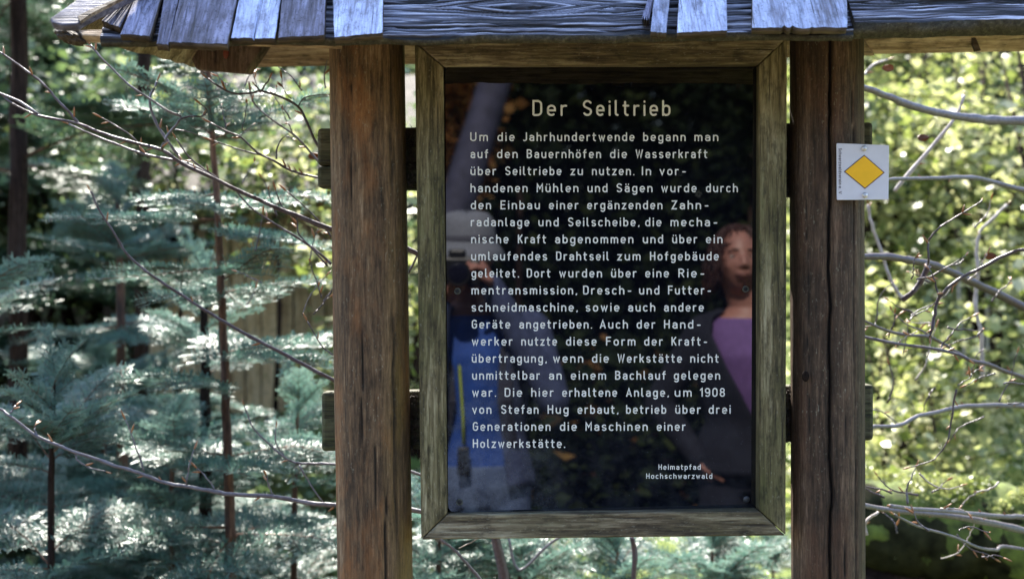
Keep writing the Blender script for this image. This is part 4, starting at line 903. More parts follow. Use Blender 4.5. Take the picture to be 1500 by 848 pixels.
# mossy log at lower right
lg = thing('mossy_log', 'thick dark log capped with bright moss at the lower right', 'log', gp(1400, 1.9))
def logmesh(r0, dz, z_only=False, seed=0):
    m = MB(); a, b = P(1225, 768, 1.95), P(1640, 800, 1.7); n = 40; V = []; F = []; k = 40
    for i in range(n + 1):
        p = a.lerp(b, i / n)
        for j in range(k):
            t = 2 * math.pi * j / k; rr = r0 * (1 + .16 * (float(fbm(np.array([[i * .9 + seed, math.cos(t) * 4, math.sin(t) * 4]]), 2)[0]) - .5) + .42 * (float(fbm(np.array([[i * .25 + seed, math.cos(t) * 1.5, math.sin(t) * 1.5]]), 3)[0]) - .5)) * (.95 if 0 < i < n else .8)
            V.append(p + Vector((0, math.cos(t) * rr, math.sin(t) * rr + dz)))
    for i in range(n):
        for j in range(k): j2 = (j + 1) % k; F.append((i * k + j, i * k + j2, (i + 1) * k + j2, (i + 1) * k + j))
    F.append(tuple(range(k))); F.append(tuple(reversed(range(n * k, n * k + k)))); m.add(V, F); return m
logmesh(.135, 0).build('wood', plain('dark_mossy_wood', (.022, .022, .010), .95, .8, 18, .9, 0, .1), lg, smooth=True)
lm = logmesh(.132, .012, seed=4).build('moss', M['moss'], lg, smooth=True)
qr = np.random.RandomState(77); nq = 16000; uu = qr.rand(nq); aa = qr.normal(0, .62, nq); pa, pb = np.array(P(1225, 768, 1.95)), np.array(P(1640, 800, 1.7))
Cq = pa + (pb - pa) * uu[:, None] + np.stack([uu * 0, -np.sin(aa) * .142, np.cos(aa) * .142 + .012], 1) + qr.randn(nq, 3) * .006
km = fbm(Cq * np.array([6, 9, 9]), 3) > .46; Cq = Cq[km]
leaves('moss_tufts', Cq, .0065, M['leaf_sun'], lg, kind='stuff', nseed=78, tone=np.clip(fbm(Cq * 14, 3) * 1.2 - .25 + qr.rand(len(Cq)) * .2, 0, .62))
for k_, (x_, y_, s_) in enumerate([(1300, 800, .30), (1420, 830, .4)]):
    t = thing('dark_boulder', ['dark mossy boulder under the left end of the log', 'dark boulder under the middle of the log'][k_], 'boulder', P(x_, y_ + 60, 1.9))
    m = MB(); m.ball(P(x_, y_ + 90, 2.0), (s_, s_ * .7, .22), nu=28, nv=18, fn=lambda q: q * (.85 + .3 * float(fbm(np.array([[q.x * 8, q.y * 8, q.z * 8 + k_]]), 3)[0]))); m.build('rock', M['bark_dark'], t, smooth=True)
# pale stakes
for k, (xa, xb, y0, y1, Y, w_, lab) in enumerate([(1446, 1452, 430, 740, 4.2, .0075, 'tall pale stake near the right edge'), (1404, 1412, 380, 500, 4.2, .008, 'slim pale stake further back left of the tall one')]):
    b = gp(xb, Y); t = thing('wooden_stake' if k < 2 else 'pale_stem', lab, 'stake' if k < 2 else 'stem', b)
    m = MB(); p = [b, P(xb, y1, Y), P((xa + xb) / 2 + (9 if k == 2 else -3), (y0 + y1) / 2, Y), P(xa, y0, Y)]; m.tube(p, w_, 8, jit=.15); m.build('shaft', M['bark_pale'], t, smooth=True)

# ------------------------------------------------------------------ beech branches with pointed buds
bm_ = MB(); bm_.tube([(0, 0, 0), (0, 0, .004), (0, 0, .009), (0, 0, .014), (0, 0, .018)], [.0006, .0015, .0018, .0012, .0002], 6)
bud_me = bpy.data.meshes.new('bud'); bud_me.from_pydata(bm_.v, [], bm_.f); bud_me.materials.append(M['bud']); bud_me.polygons.foreach_set('use_smooth', [True] * len(bud_me.polygons))
def smooth_path(pts, k=4):
    P_ = [pts[0]] + list(pts) + [pts[-1]]; out = []
    for i in range(1, len(P_) - 2):
        for j in range(k):
            t = j / k; a, b, c, d = (np.array(q) for q in P_[i - 1:i + 3])
            out.append(.5 * ((2 * b) + (-a + c) * t + (2 * a - 5 * b + 4 * c - d) * t * t + (-a + 3 * b - 3 * c + d) * t ** 3))
    out.append(np.array(pts[-1])); return out
def br(parent, pts, Y, r0, r1, mat, buds=0, y_end=None, seed=0, name='branch', tip_bud=True):
    rr = random.Random(seed); pp = smooth_path(pts); n = len(pp); ye = Y if y_end is None else y_end
    Wp = [P(q[0], q[1], Y + (ye - Y) * i / (n - 1)) for i, q in enumerate(pp)]
    wob = [Vector((0, rr.uniform(-.004, .004), 0)) for _ in Wp]; Wp = [a + b for a, b in zip(Wp, wob)]
    k = (Y + D) / D; m = MB(); rads = [(r0 + (r1 - r0) * i / (n - 1)) * .001 * k * (1 + .25 * (rr.random() ** 4)) for i in range(n)]
    m.tube(Wp, rads, 9, jit=.06); o = m.build(name, M[mat], parent, smooth=True)
    def bud(p, d):
        b = link('bud', bud_me, o); b.location = p - wpos(o); b.rotation_euler = d.to_track_quat('Z', 'Y').to_euler(); b.scale = (rr.uniform(.7, 1.1),) * 3
    for _ in range(buds):
        i = rr.randrange(1, n - 1); d = (Wp[i + 1] - Wp[i]).normalized(); s = -1 if rr.random() < .5 else 1
        sd = Vector((-d.z, 0, d.x)) * s; bud(Wp[i], (d * -.7 * (1 if r0 < r1 else -1) + sd * .6 + Vector((0, rr.uniform(-.3, .3), 0))).normalized())
    if tip_bud:
        if r1 < r0: bud(Wp[-1], (Wp[-1] - Wp[-2]).normalized())
        else: bud(Wp[0], (Wp[0] - Wp[1]).normalized())
    return o
def z3(L, ox=0, oy=0, s=3.0): return [(x / s + ox, y / s + oy) for x, y in L]
bb = gp(735, .55); beech = thing('young_beech', 'young bare beech behind the panel, its long thin branches reaching out to the left', 'tree', bb)
m = MB(); m.tube([bb, P(738, 840, .5), P(726, 790, .5), P(720, 700, .48), P(700, 560, .46), P(690, 400, .45), P(660, 330, .42)], [.013, .010, .0085, .0075, .006, .005, .004], 10, jit=.05); m.build('trunk', M['bark_twig'], beech, smooth=True)
Yb = .22
A = [(0, 137), (20, 153), (57, 170), (110, 180), (143, 193), (187, 207), (237, 220), (267, 240), (310, 260), (350, 280), (380, 293), (410, 307), (433, 315), (483, 335), (560, 352), (612, 372), (690, 420)]
br(beech, A, Yb, 1.4, 4.0, 'bark_twig', 5, seed=1)
br(beech, [(-30, 120), (-10, 130), (0, 137), (30, 150), (57, 169)], Yb, 1, 2.2, 'bark_beech', 1, seed=41)
br(beech, z3([(300, 545), (400, 590), (500, 630), (640, 680), (800, 712), (880, 745), (930, 780)]), Yb + .02, 1.2, 2.2, 'bark_beech', 4, seed=2)
br(beech, z3([(0, 230), (100, 300), (190, 370), (250, 440), (300, 490), (345, 545)]), Yb, 1.3, 2.0, 'bark_twig', 4, seed=3)
br(beech, z3([(400, 200), (450, 260), (520, 330), (575, 380), (650, 430), (740, 490), (795, 520), (740, 590), (710, 660)]), Yb - .02, 1.2, 2.1, 'bark_beech', 5, seed=4)
br(beech, z3([(795, 522), (830, 512), (880, 512), (912, 490), (885, 460)]), Yb - .02, 1.5, .9, 'bark_twig', 1, seed=5, name='twig')
br(beech, z3([(912, 345), (960, 380), (1030, 412), (1110, 408), (1150, 402), (1230, 425), (1310, 470), (1350, 540), (1390, 630), (1450, 720)]), Yb, 1.2, 2.1, 'bark_twig', 2, seed=6)
br(beech, z3([(1145, 402), (1118, 372)]), Yb, 1.2, 1, 'bark_twig', 0, seed=7, name='twig'); br(beech, z3([(1145, 402), (1185, 348)]), Yb, 1.2, 1, 'bark_twig', 0, seed=8, name='twig')
br(beech, z3([(925, 540), (1000, 580), (1060, 605), (1130, 670), (1200, 705), (1280, 750), (1390, 780), (1500, 800)]), Yb + .05, 1.2, 2.0, 'bark_twig', 5, seed=9)
br(beech, z3([(1100, 400), (1120, 460), (1200, 530), (1300, 600), (1390, 700), (1470, 780)]), Yb + .1, 1., 1.8, 'bark_beech', 3, seed=10)
br(beech, z3([(1215, 700), (1218, 650), (1250, 600), (1285, 610)]), Yb + .08, 1.2, .8, 'bark_twig', 0, seed=11, name='twig')
br(beech, z3([(690, 360), (660, 440), (680, 530), (730, 610), (795, 700)]), Yb + .06, 1.8, 2.0, 'bark_beech', 1, seed=12)
br(beech, z3([(1310, 470), (1340, 430), (1440, 415)]), Yb, 1.1, .7, 'bark_beech', 0, seed=13, name='twig')
br(beech, z3([(450, 520), (520, 560), (590, 610), (640, 680)]), Yb + .03, .8, 1.3, 'bark_twig', 2, seed=14, name='twig')
br(beech, z3([(770, 570), (830, 580), (885, 600)]), Yb, 1.1, .7, 'bark_beech', 0, seed=15, name='twig')
br(beech, z3([(775, 610), (830, 690), (900, 745), (960, 785)]), Yb + .03, 1., 1.4, 'bark_twig', 2, seed=16, name='twig')
br(beech, z3([(940, 620), (1060, 660), (1180, 690)]), Yb + .08, .9, 1.3, 'bark_twig', 1, seed=17, name='twig')
G_ = z3([(400, 0), (440, 90), (500, 180), (560, 280), (640, 350), (740, 420), (850, 490), (960, 560), (1100, 640), (1200, 690), (1330, 760), (1465, 830)], 0, 280)
br(beech, G_ + [(560, 595), (690, 640)], Yb + .08, 1.2, 3.2, 'bark_twig', 4, seed=18)
Hh = z3([(-40, 95), (0, 115), (60, 155), (160, 230), (300, 290), (400, 325), (500, 360), (600, 390), (700, 430), (800, 448), (900, 465), (1000, 482), (1170, 490), (1300, 515), (1450, 528)], 0, 560, 2.944)
br(beech, Hh + [(560, 742), (612, 748), (715, 775)], Yb + .05, 1.9, 3.6, 'bark_beech', 6, seed=19)
for k, q in enumerate([[(620, 385), (590, 290), (540, 160)], [(925, 460), (890, 410), (850, 370)], [(803, 445), (815, 370), (835, 290)], [(320, 300), (340, 340), (400, 370), (460, 382)], [(1180, 490), (1160, 450), (1150, 400)], [(45, 130), (65, 100)], [(165, 230), (150, 205), (152, 180)]]):
    br(beech, z3(q, 0, 560, 2.944), Yb + .05, 1.4, .7, 'bark_beech', 1, seed=20 + k, name='twig')
br(beech, z3([(1055, 100), (1090, 190), (1150, 255), (1220, 315), (1270, 345), (1350, 350), (1450, 352)], 0, 560, 2.944) + [(600, 690), (715, 740)], Yb + .1, 1., 2.2, 'bark_beech', 2, seed=28)
br(beech, z3([(1190, 195), (1190, 260), (1225, 315)], 0, 560, 2.944), Yb + .1, .8, 1.1, 'bark_beech', 0, seed=29, name='twig')
br(beech, z3([(1290, 355), (1340, 440), (1390, 515)], 0, 560, 2.944), Yb + .08, 1.1, 1.1, 'bark_beech', 0, seed=30, name='twig', tip_bud=False)
br(beech, z3([(1040, 0), (1100, 70), (1200, 140), (1300, 200), (1400, 270), (1455, 320)], 0, 280), Yb + .12, 1., 2.0, 'bark_twig', 3, seed=31)
br(beech, z3([(1215, 0), (1240, 70), (1300, 110), (1310, 180), (1350, 230), (1440, 330)], 0, 280), Yb + .05, .9, 1.2, 'bark_twig', 2, seed=32, name='twig')
br(beech, z3([(1260, 0), (1340, 70), (1400, 130), (1455, 200)], 0, 280), Yb + .05, .9, 1.2, 'bark_twig', 1, seed=33, name='twig')
br(beech, [(450, 470), (470, 505), (488, 520)], Yb + .05, .8, 1.0, 'bark_twig', 1, seed=34, name='twig')
br(beech, [(612, 372), (601, 395), (596, 400), (560, 410)], Yb + .05, 1.6, 1.2, 'bark_twig', 0, seed=35, name='twig')
br(beech, [(635, 785), (665, 805), (690, 832), (720, 870)], Yb + .02, 1.6, 2.4, 'bark_beech', 0, seed=36)
br(beech, [(925, 785), (930, 810), (928, 850), (930, 900)], Yb + .3, 3.2, 4.2, 'bark_twig', 0, seed=37, tip_bud=False)
br(beech, [(672, 803), (697, 790), (720, 775)], Yb - .05, .8, .9, 'bark_pale', 0, seed=38, name='twig', tip_bud=False)
br(beech, [(745, 785), (760, 835), (800, 800), (830, 780)], Yb + .6, 2, 2, 'bark_beech', 0, seed=39, name='twig', tip_bud=False)
# right hand tree
rb = gp(1760, .9); bR = thing('branchy_beech', 'bare beech outside the right edge whose grey branches cross the bright slope', 'tree', rb)
m = MB(); m.tube([rb, P(1745, 700, .9), P(1720, 400, .9), P(1730, 100, .9), P(1725, -200, .9)], [.05, .045, .04, .033, .025], 12, jit=.06); m.build('trunk', M['bark_beech'], bR, smooth=True)
Yr = .45
br(bR, [(1180, 100), (1220, 112), (1266, 129), (1298, 140), (1326, 152), (1365, 163), (1401, 170), (1436, 175), (1473, 177), (1530, 178), (1600, 186), (1720, 215)], Yr, 4.0, 8.5, 'bark_beech', 0, seed=50, y_end=.9)
br(bR, [(1200, 300), (1270, 268), (1303, 263), (1330, 262), (1376, 261), (1408, 260), (1436, 262), (1473, 272), (1560, 300), (1725, 400)], .3, 2.2, 4.2, 'bark_beech', 2, seed=51, y_end=.85)
br(bR, [(1180, 380), (1230, 374), (1266, 376), (1298, 376), (1330, 381), (1362, 387), (1390, 397), (1418, 410), (1443, 422), (1473, 436), (1560, 480), (1730, 560)], .35, 4.2, 7.5, 'bark_twig', 1, seed=52, y_end=.85)
br(bR, z3([(735, 250), (720, 290), (690, 340), (630, 395)], 1100, 300, 2.8275), .36, 5., 3.5, 'bark_twig', 0, seed=53, name='twig', tip_bud=False)
br(bR, z3([(400, 440), (470, 480), (560, 520), (650, 540), (740, 547), (820, 590), (900, 640), (980, 660), (1055, 690), (1200, 740)], 1100, 300, 2.8275) + [(1735, 640)], .3, 1.6, 4.0, 'bark_twig', 4, seed=54, y_end=.7)
br(bR, z3([(400, 530), (470, 547), (600, 575), (750, 595), (860, 620), (900, 640)], 1100, 300, 2.8275), .33, 2.4, 2.2, 'bark_beech', 3, seed=55)
br(bR, z3([(960, -20), (935, 0), (850, 50), (770, 105), (735, 160), (735, 250)], 1100, 300, 2.8275), .34, .9, 1.7, 'bark_twig', 3, seed=56, name='twig')
br(bR, z3([(740, 545), (760, 470), (780, 385), (860, 310), (960, 260), (1055, 210), (1160, 190)], 1100, 300, 2.8275) + [(1600, 400)], .3, 2.3, 2.8, 'bark_twig', 3, seed=57)
br(bR, z3([(780, 385), (762, 320), (742, 270)], 1100, 300, 2.8275), .3, 1.4, .8, 'bark_twig', 1, seed=58, name='twig')
br(bR, z3([(500, 195), (535, 190), (640, 185), (720, 145), (800, 130), (900, 105), (1000, 100), (1100, 100), (1250, 120)], 1100, 560, 2.945) + [(1740, 660)], .32, 2.4, 4.5, 'bark_beech', 2, seed=59, y_end=.8)
br(bR, z3([(400, 510), (490, 530), (560, 545), (700, 560), (860, 575), (1000, 600), (1100, 620), (1250, 660)], 1100, 560, 2.945) + [(1750, 850)], .3, 3.6, 6, 'bark_beech', 4, seed=60, y_end=.8)
br(bR, z3([(600, 532), (700, 545), (860, 555), (1000, 572), (1100, 578), (1250, 590)], 1100, 560, 2.945) + [(1748, 800)], .36, 2.8, 4.5, 'bark_beech', 3, seed=61, y_end=.8)
br(bR, z3([(620, 570), (720, 620), (860, 660), (980, 710), (1060, 722), (1160, 715)], 1100, 560, 2.945) + [(1750, 860)], .3, 1.6, 3, 'bark_beech', 3, seed=62, y_end=.8)
br(bR, z3([(690, 365), (790, 330), (850, 240), (870, 130), (885, 30)], 1100, 560, 2.945), .34, .7, 1.6, 'bark_twig', 2, seed=63, name='twig')
br(bR, z3([(485, 0), (500, 80), (540, 190), (570, 290), (600, 350), (630, 395)], 1100, 300, 2.8275), .9, 2.2, 2.8, 'bark_pale', 1, seed=64)
br(bR, z3([(1060, 0), (1000, 60), (950, 110), (935, 190), (940, 300), (930, 430), (955, 540), (960, 720)], 1100, 300, 2.8275), 1.2, 2.0, 3.0, 'bark_pale', 2, seed=65)
br(bR, [(1310, 280), (1335, 250), (1370, 210), (1400, 170), (1412, 140)], .8, 3.0, 2.2, 'bark_pale', 2, seed=66)
br(bR, [(1266, 110), (1280, 95), (1300, 88)], 1.1, 2.2, 1.6, 'bark_pale', 1, seed=67, name='twig')
br(bR, z3([(500, 660), (495, 600), (550, 560)], 1100, 560, 2.945), .6, 2.5, 1.8, 'bark_pale', 1, seed=68, name='twig')
rr_ = random.Random(99)
for k in range(46):       # the tangle of small twigs at right
    x0 = rr_.uniform(1275, 1500); y0 = rr_.choice([rr_.uniform(440, 610), rr_.uniform(330, 640), rr_.uniform(680, 825)]); a = rr_.choice([rr_.uniform(-40, 40), rr_.uniform(-85, -30), rr_.uniform(100, 220)]); l = rr_.uniform(25, 85); pts = [(x0, y0)]
    for j in range(4): a += rr_.uniform(-25, 25); pts.append((pts[-1][0] + l / 4 * math.cos(math.radians(a)), pts[-1][1] + l / 4 * math.sin(math.radians(a))))
    br(bR, pts, rr_.uniform(.28, .7), rr_.uniform(.9, 1.7), .6, rr_.choice(['bark_twig', 'bark_twig', 'bark_beech', 'bark_pale']), rr_.choice([0, 1, 2]), seed=300 + k, name='twig')
for k in range(22):       # and at left
    x0 = rr_.uniform(320, 480); y0 = rr_.uniform(120, 470); a = rr_.uniform(-140, -30); l = rr_.uniform(25, 70); pts = [(x0, y0)]
    for j in range(4): a += rr_.uniform(-18, 18); pts.append((pts[-1][0] + l / 4 * math.cos(math.radians(a)), pts[-1][1] + l / 4 * math.sin(math.radians(a))))
    br(beech, pts, rr_.uniform(.25, .5), rr_.uniform(.8, 1.3), .5, rr_.choice(['bark_twig', 'bark_twig', 'bark_beech']), rr_.choice([0, 1, 2]), seed=400 + k, name='twig')
# a few dead beech leaves caught on twigs
for k, (x_, y_, lab) in enumerate([(460, 229, 'orange dead leaf just left of the upper crossbar end'), (1301, 100, 'rusty dead leaf high up beside the right post'), (1352, 202, 'orange dead leaf above the marker plate'), (1450, 375, 'amber dead leaf among the twigs at right')]):
    c = P(x_, y_, .5); m = MB(); V = []; nn = 10
    for i in range(nn): t = 2 * math.pi * i / nn; V.append(c + Vector((math.cos(t) * .011, rnd.uniform(-.004, .004), math.sin(t) * .007)))
    V2 = [v + Vector((0, .0006, 0)) for v in V]; m.hexa(V, V2); o = m.build('dead_leaf', M['leaf_dry']); o['label'] = lab; o['category'] = 'leaf'; o['group'] = 'dead leaves caught on twigs'

# ------------------------------------------------------------------ wood behind the viewer, seen only in the panel
def refl(v): return v - PN * (2 * (v - PO).dot(PN))
def VP(px, py, path): return refl(P(px, py, path - D))
a, b, c = VP(660, 330, 8.0), VP(735, 90, 8.4), VP(640, 560, 7.8)
lt = thing('leaning_tree', 'thick leaning grey trunk behind the viewer, mirrored at the top left of the panel', 'tree', (c.x - .5, c.y, gz(c.x - .5, c.y)))
dirr = (b - a).normalized(); base = a + dirr * ((0 - a.z) / dirr.z)
m = MB(); m.tube([base, a, b, b + dirr * 3.5], [.13, .11, .095, .07], 14, jit=.08); m.build('trunk', plain('blue_grey_trunk_bark', (.045, .045, .08), .8, .4, 12, .8), lt, smooth=True)
for k, (px, py, path, w, h, n, mt, lab) in enumerate([(672, 150, 9.5, .5, 2.2, 1500, 'leaf_dry', 'small tree with orange leaves behind the leaning trunk'), (755, 130, 10, .4, 2.6, 500, 'leaf_dark', 'small dark leaved tree behind the leaning trunk'), (1092, 225, 10, .5, 2.3, 500, 'leaf_dark', 'small dark leaved tree behind the woman')]):
    v = VP(px, py, path); t = thing('small_tree', lab, 'tree', (v.x, v.y, gz(v.x, v.y)), 'trees behind the viewer')
    m = MB(); m.tube([(v.x, v.y, gz(v.x, v.y) - .1), (v.x + .05, v.y, v.z)], [.03, .012], 8); m.build('trunk', M['bark_dark'], t, smooth=True)
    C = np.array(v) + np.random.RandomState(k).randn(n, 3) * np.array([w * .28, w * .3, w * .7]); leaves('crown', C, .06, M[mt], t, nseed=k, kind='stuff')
for k in range(24):
    x_ = -8.0 + k * .74 + rnd.uniform(-.3, .3); y_ = -12.5 - (k % 3) * 1.5
    b = Vector((x_, y_, gz(x_, y_))); t = thing('forest_tree', 'dark dense tree in the wood behind the viewer', 'tree', b, 'dark trees behind the viewer')
    m = MB(); m.tube([b - Vector((0, 0, .1)), b + Vector((rnd.uniform(-.2, .2), 0, 6))], [.12, .05], 8); m.build('trunk', M['bark_dark'], t, smooth=True)
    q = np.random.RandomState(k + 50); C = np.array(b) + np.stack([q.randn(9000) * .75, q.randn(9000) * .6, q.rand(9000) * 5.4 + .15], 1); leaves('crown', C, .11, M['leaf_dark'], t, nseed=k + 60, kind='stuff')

for k in range(7):
    v = VP(800 + k * 28, 640, 6.6 + .5 * (k % 3)); b = Vector((v.x, v.y, gz(v.x, v.y))); t = thing('low_thicket', 'low dark thicket with some brown leaves on the forest floor behind the two people', 'thicket', b, 'thickets behind the two people')
    q = np.random.RandomState(k + 90); m = MB(); m.tube([b, b + Vector((.05, 0, .6))], [.012, .005], 6); m.build('stem', M['bark_dark'], t)
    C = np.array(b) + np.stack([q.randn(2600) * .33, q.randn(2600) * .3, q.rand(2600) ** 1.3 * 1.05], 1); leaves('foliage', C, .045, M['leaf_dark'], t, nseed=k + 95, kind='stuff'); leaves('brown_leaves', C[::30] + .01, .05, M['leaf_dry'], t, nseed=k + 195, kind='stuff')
# ------------------------------------------------------------------ people in front of the board, mirrored in the panel
def limb(m, pts, rad, n=18):
    for i in range(len(pts) - 1): m.tube([pts[i], pts[i + 1]], [rad[i], rad[i + 1]], n)
    for p, q in zip(pts, rad): m.ball(p, (q, q, q), nu=n, nv=12)
def person(label, foot, Hs, pose, nm='person'):
    """foot: point on the ground under the body; Hs: scale against a 1.77 m figure; faces the board (+Y)"""
    t = thing(nm, label, 'person', foot)
    B = lambda x, y, z: Vector(foot) + Vector((x, y, z)) * Hs
    hc = pose['head']; HR = Matrix.Rotation(math.radians(pose.get('tilt', 0)), 3, 'X'); m = MB()
    # head
    def hf(q):
        x, y, z = q; lo = max(0, -z / .118); w = 1 - .30 * lo ** 1.5
        f = max(0, y) / .095
        x *= w; y = y * (1 - .12 * lo) + (.010 * lo * f)
        if y > 0:
            y += .006 * math.exp(-(x / .02) ** 2 - ((z + .095) / .02) ** 2)                      # chin
            y -= .009 * (math.exp(-((x - .031) / .015) ** 2 - ((z - .012) / .013) ** 2) + math.exp(-((x + .031) / .015) ** 2 - ((z - .012) / .013) ** 2))
            y -= .001 * math.exp(-(x / .03) ** 2 - ((z + .075) / .008) ** 2)
        return HR @ (Vector((x, y, z)) * Hs)
    m.ball(hc, (.074, .095, .118), nu=64, nv=48, fn=hf)
    H_ = lambda x, y, z: hc + HR @ (Vector((x, y, z)) * Hs)
    m.tube([H_(0, .088, .018), H_(0, .099, .0), H_(0, .105, -.019), H_(0, .094, -.029)], [.007 * Hs, .009 * Hs, .0125 * Hs, .008 * Hs], 14)
    for s in (-1, 1):
        m.ball(H_(.012 * s, .098, -.025), (.008 * Hs,) * 3); m.ball(H_(.074 * s, -.004, -.002), (.009 * Hs, .016 * Hs, .030 * Hs))
        m.ball(H_(.030 * s, .080, .030), (.022 * Hs, .010 * Hs, .006 * Hs)); m.ball(H_(.040 * s, .060, -.020), (.016 * Hs, .018 * Hs, .022 * Hs))
    m.ball(H_(0, .087, -.052), (.028 * Hs, .009 * Hs, .016 * Hs))
    neck0 = pose['neck']; limb(m, [neck0, hc + Vector((0, -.02, -.06)) * Hs], [.058 * Hs, .052 * Hs], 24)
    fm = pose.get('fem', 0); tor = [(.86, .14, .10), (.93, .165 + .005 * fm, .118), (1.0, .155, .112), (1.10, .135 - .012 * fm, .10), (1.22, .15 - .01 * fm, .112 + .012 * fm), (1.34, .168 - .012 * fm, .118 + .015 * fm), (1.42, .17 - .014 * fm, .10), (1.47, .13, .078), (1.50, .07, .06)]
    px_ = pose.get('lean', 0)
    secs = [((foot[0] + (neck0.x - foot[0]) * min(1, max(0, (z - .9) / .6)), foot[1] + (neck0.y - foot[1]) * min(1, max(0, (z - .9) / .6)), foot[2] + z * Hs), a * Hs, b * Hs) for z, a, b in tor]
    m.loft(secs, 32)
    J = {}
    for s, side in ((-1, 'l'), (1, 'r')):
        hip, kn, an = B(.088 * s, 0, .90), B(.10 * s, .02, .49), B(.115 * s, -.02, .085); J['leg' + side] = (hip, kn, an)
        limb(m, [hip, hip.lerp(kn, .5), kn, kn.lerp(an, .35), an], [.088 * Hs, .074 * Hs, .054 * Hs, .055 * Hs, .036 * Hs])
        m.tube([B(.115 * s, -.07, .045), B(.12 * s, .03, .045), B(.125 * s, .12, .03), B(.127 * s, .165, .024)], [.035 * Hs, .042 * Hs, .04 * Hs, .022 * Hs], 16)
        sh_, el, wr = pose['arm' + side]; J['arm' + side] = (sh_, el, wr)
        limb(m, [sh_, sh_.lerp(el, .5), el, el.lerp(wr, .35), wr], [.056 * Hs, .047 * Hs, .041 * Hs, .039 * Hs, .027 * Hs])
        # hand: palm, five fingers
        fd, pn = pose['hand' + side]; fd = fd.normalized(); pn = (pn - fd * pn.dot(fd)).normalized(); sdv = fd.cross(pn).normalized() * pose.get('thumb' + side, 1)
        pa = wr + fd * .045 * Hs; R = Matrix((sdv, fd, pn)).transposed()
        m.ball(pa, (.040 * Hs, .052 * Hs, .016 * Hs), R=R, nu=20, nv=14)
        curl = pose.get('curl' + side, .5)
        for k, (o_, L_) in enumerate(((.030, .070), (.010, .080), (-.011, .074), (-.030, .058))):
            p0 = pa + fd * .036 * Hs + sdv * o_ * Hs; a = curl * .5; pts = [p0]; d = fd
            for j, fr in enumerate((.45, .32, .23)):
                aa = a * (j + 1) * 1.1; d = fd * math.cos(aa) + pn * math.sin(aa); pts.append(pts[-1] + d * L_ * fr * Hs)
            limb(m, pts, [.0092 * Hs, .0086 * Hs, .0080 * Hs, .0068 * Hs], 10)
        p0 = pa - fd * .012 * Hs + sdv * .030 * Hs; d1 = (sdv * .75 + fd * .6 + pn * .25).normalized(); d2 = (sdv * .35 + fd * .85 + pn * .45).normalized()
        limb(m, [p0, p0 + d1 * .032 * Hs, p0 + d1 * .032 * Hs + d2 * .03 * Hs, p0 + d1 * .032 * Hs + d2 * .052 * Hs], [.013 * Hs, .0105 * Hs, .0095 * Hs, .0078 * Hs], 10)
    m.build('body', M['skin'], t, remesh=.0062)
    for s in (-1, 1):
        m = MB(); m.ball(H_(.031 * s, .0690, .012), (.0120 * Hs,) * 3, nu=18, nv=12); e = m.build('eye', M['eyewhite'], t, smooth=True)
        m = MB(); m.ball(H_(.031 * s, .0775, .0115), (.0058 * Hs, .0045 * Hs, .0058 * Hs)); m.build('iris', M['iris'], e, smooth=True)
        m = MB(); m.ball(H_(.031 * s, .0690, .0125), (.0148 * Hs, .0135 * Hs, .0130 * Hs), nu=20, nv=16, fn=lambda q: Vector((q.x, q.y, max(q.z, .0030)))); m.ball(H_(.031 * s, .0690, .0105), (.0148 * Hs, .0130 * Hs, .0125 * Hs), nu=20, nv=16, fn=lambda q: Vector((q.x, q.y, min(q.z, -.0050)))); m.build('eyelid', M['skin'], t, smooth=True)
        m = MB(); m.tube([H_(.015 * s, .091, .032), H_(.032 * s, .0885, .0350), H_(.050 * s, .0745, .030)], [.0022 * Hs, .0030 * Hs, .0012 * Hs], 8); m.build('eyebrow', M['brow'], t, smooth=True)
    m = MB(); m.tube([H_(-.023, .091, -.052), H_(-.008, .0972, -.049), H_(0, .0975, -.0505), H_(.008, .0972, -.049), H_(.023, .091, -.052)], [.001 * Hs, .0028 * Hs, .0024 * Hs, .0028 * Hs, .001 * Hs], 8)
    m.tube([H_(-.021, .091, -.054), H_(0, .0965, -.0575), H_(.021, .091, -.054)], [.001 * Hs, .0036 * Hs, .001 * Hs], 8); m.build('lips', M['lips'], t, smooth=True)
    # trousers and boots
    m = MB(); m.loft([s_ for s_ in [(c, a * 1.09, b * 1.12) for c, a, b in secs[:3]]], 32)
    for side in 'lr':
        hip, kn, an = J['leg' + side]; limb(m, [hip, hip.lerp(kn, .5), kn, kn.lerp(an, .5), an], [.098 * Hs, .086 * Hs, .070 * Hs, .066 * Hs, .062 * Hs])
    m.build('trousers', M[pose['trousers']], t, remesh=.010)
    for s in (-1, 1):
        m = MB(); m.tube([B(.115 * s, -.085, .045), B(.12 * s, .03, .047), B(.125 * s, .13, .038), B(.127 * s, .185, .03)], [.042 * Hs, .050 * Hs, .050 * Hs, .030 * Hs], 18); m.tube([B(.115 * s, -.02, .03), B(.115 * s, -.02, .14)], [.052 * Hs, .050 * Hs], 18)
        m.build('boot', M['leather'], t, remesh=.008)
    return t, B, H_, secs, J
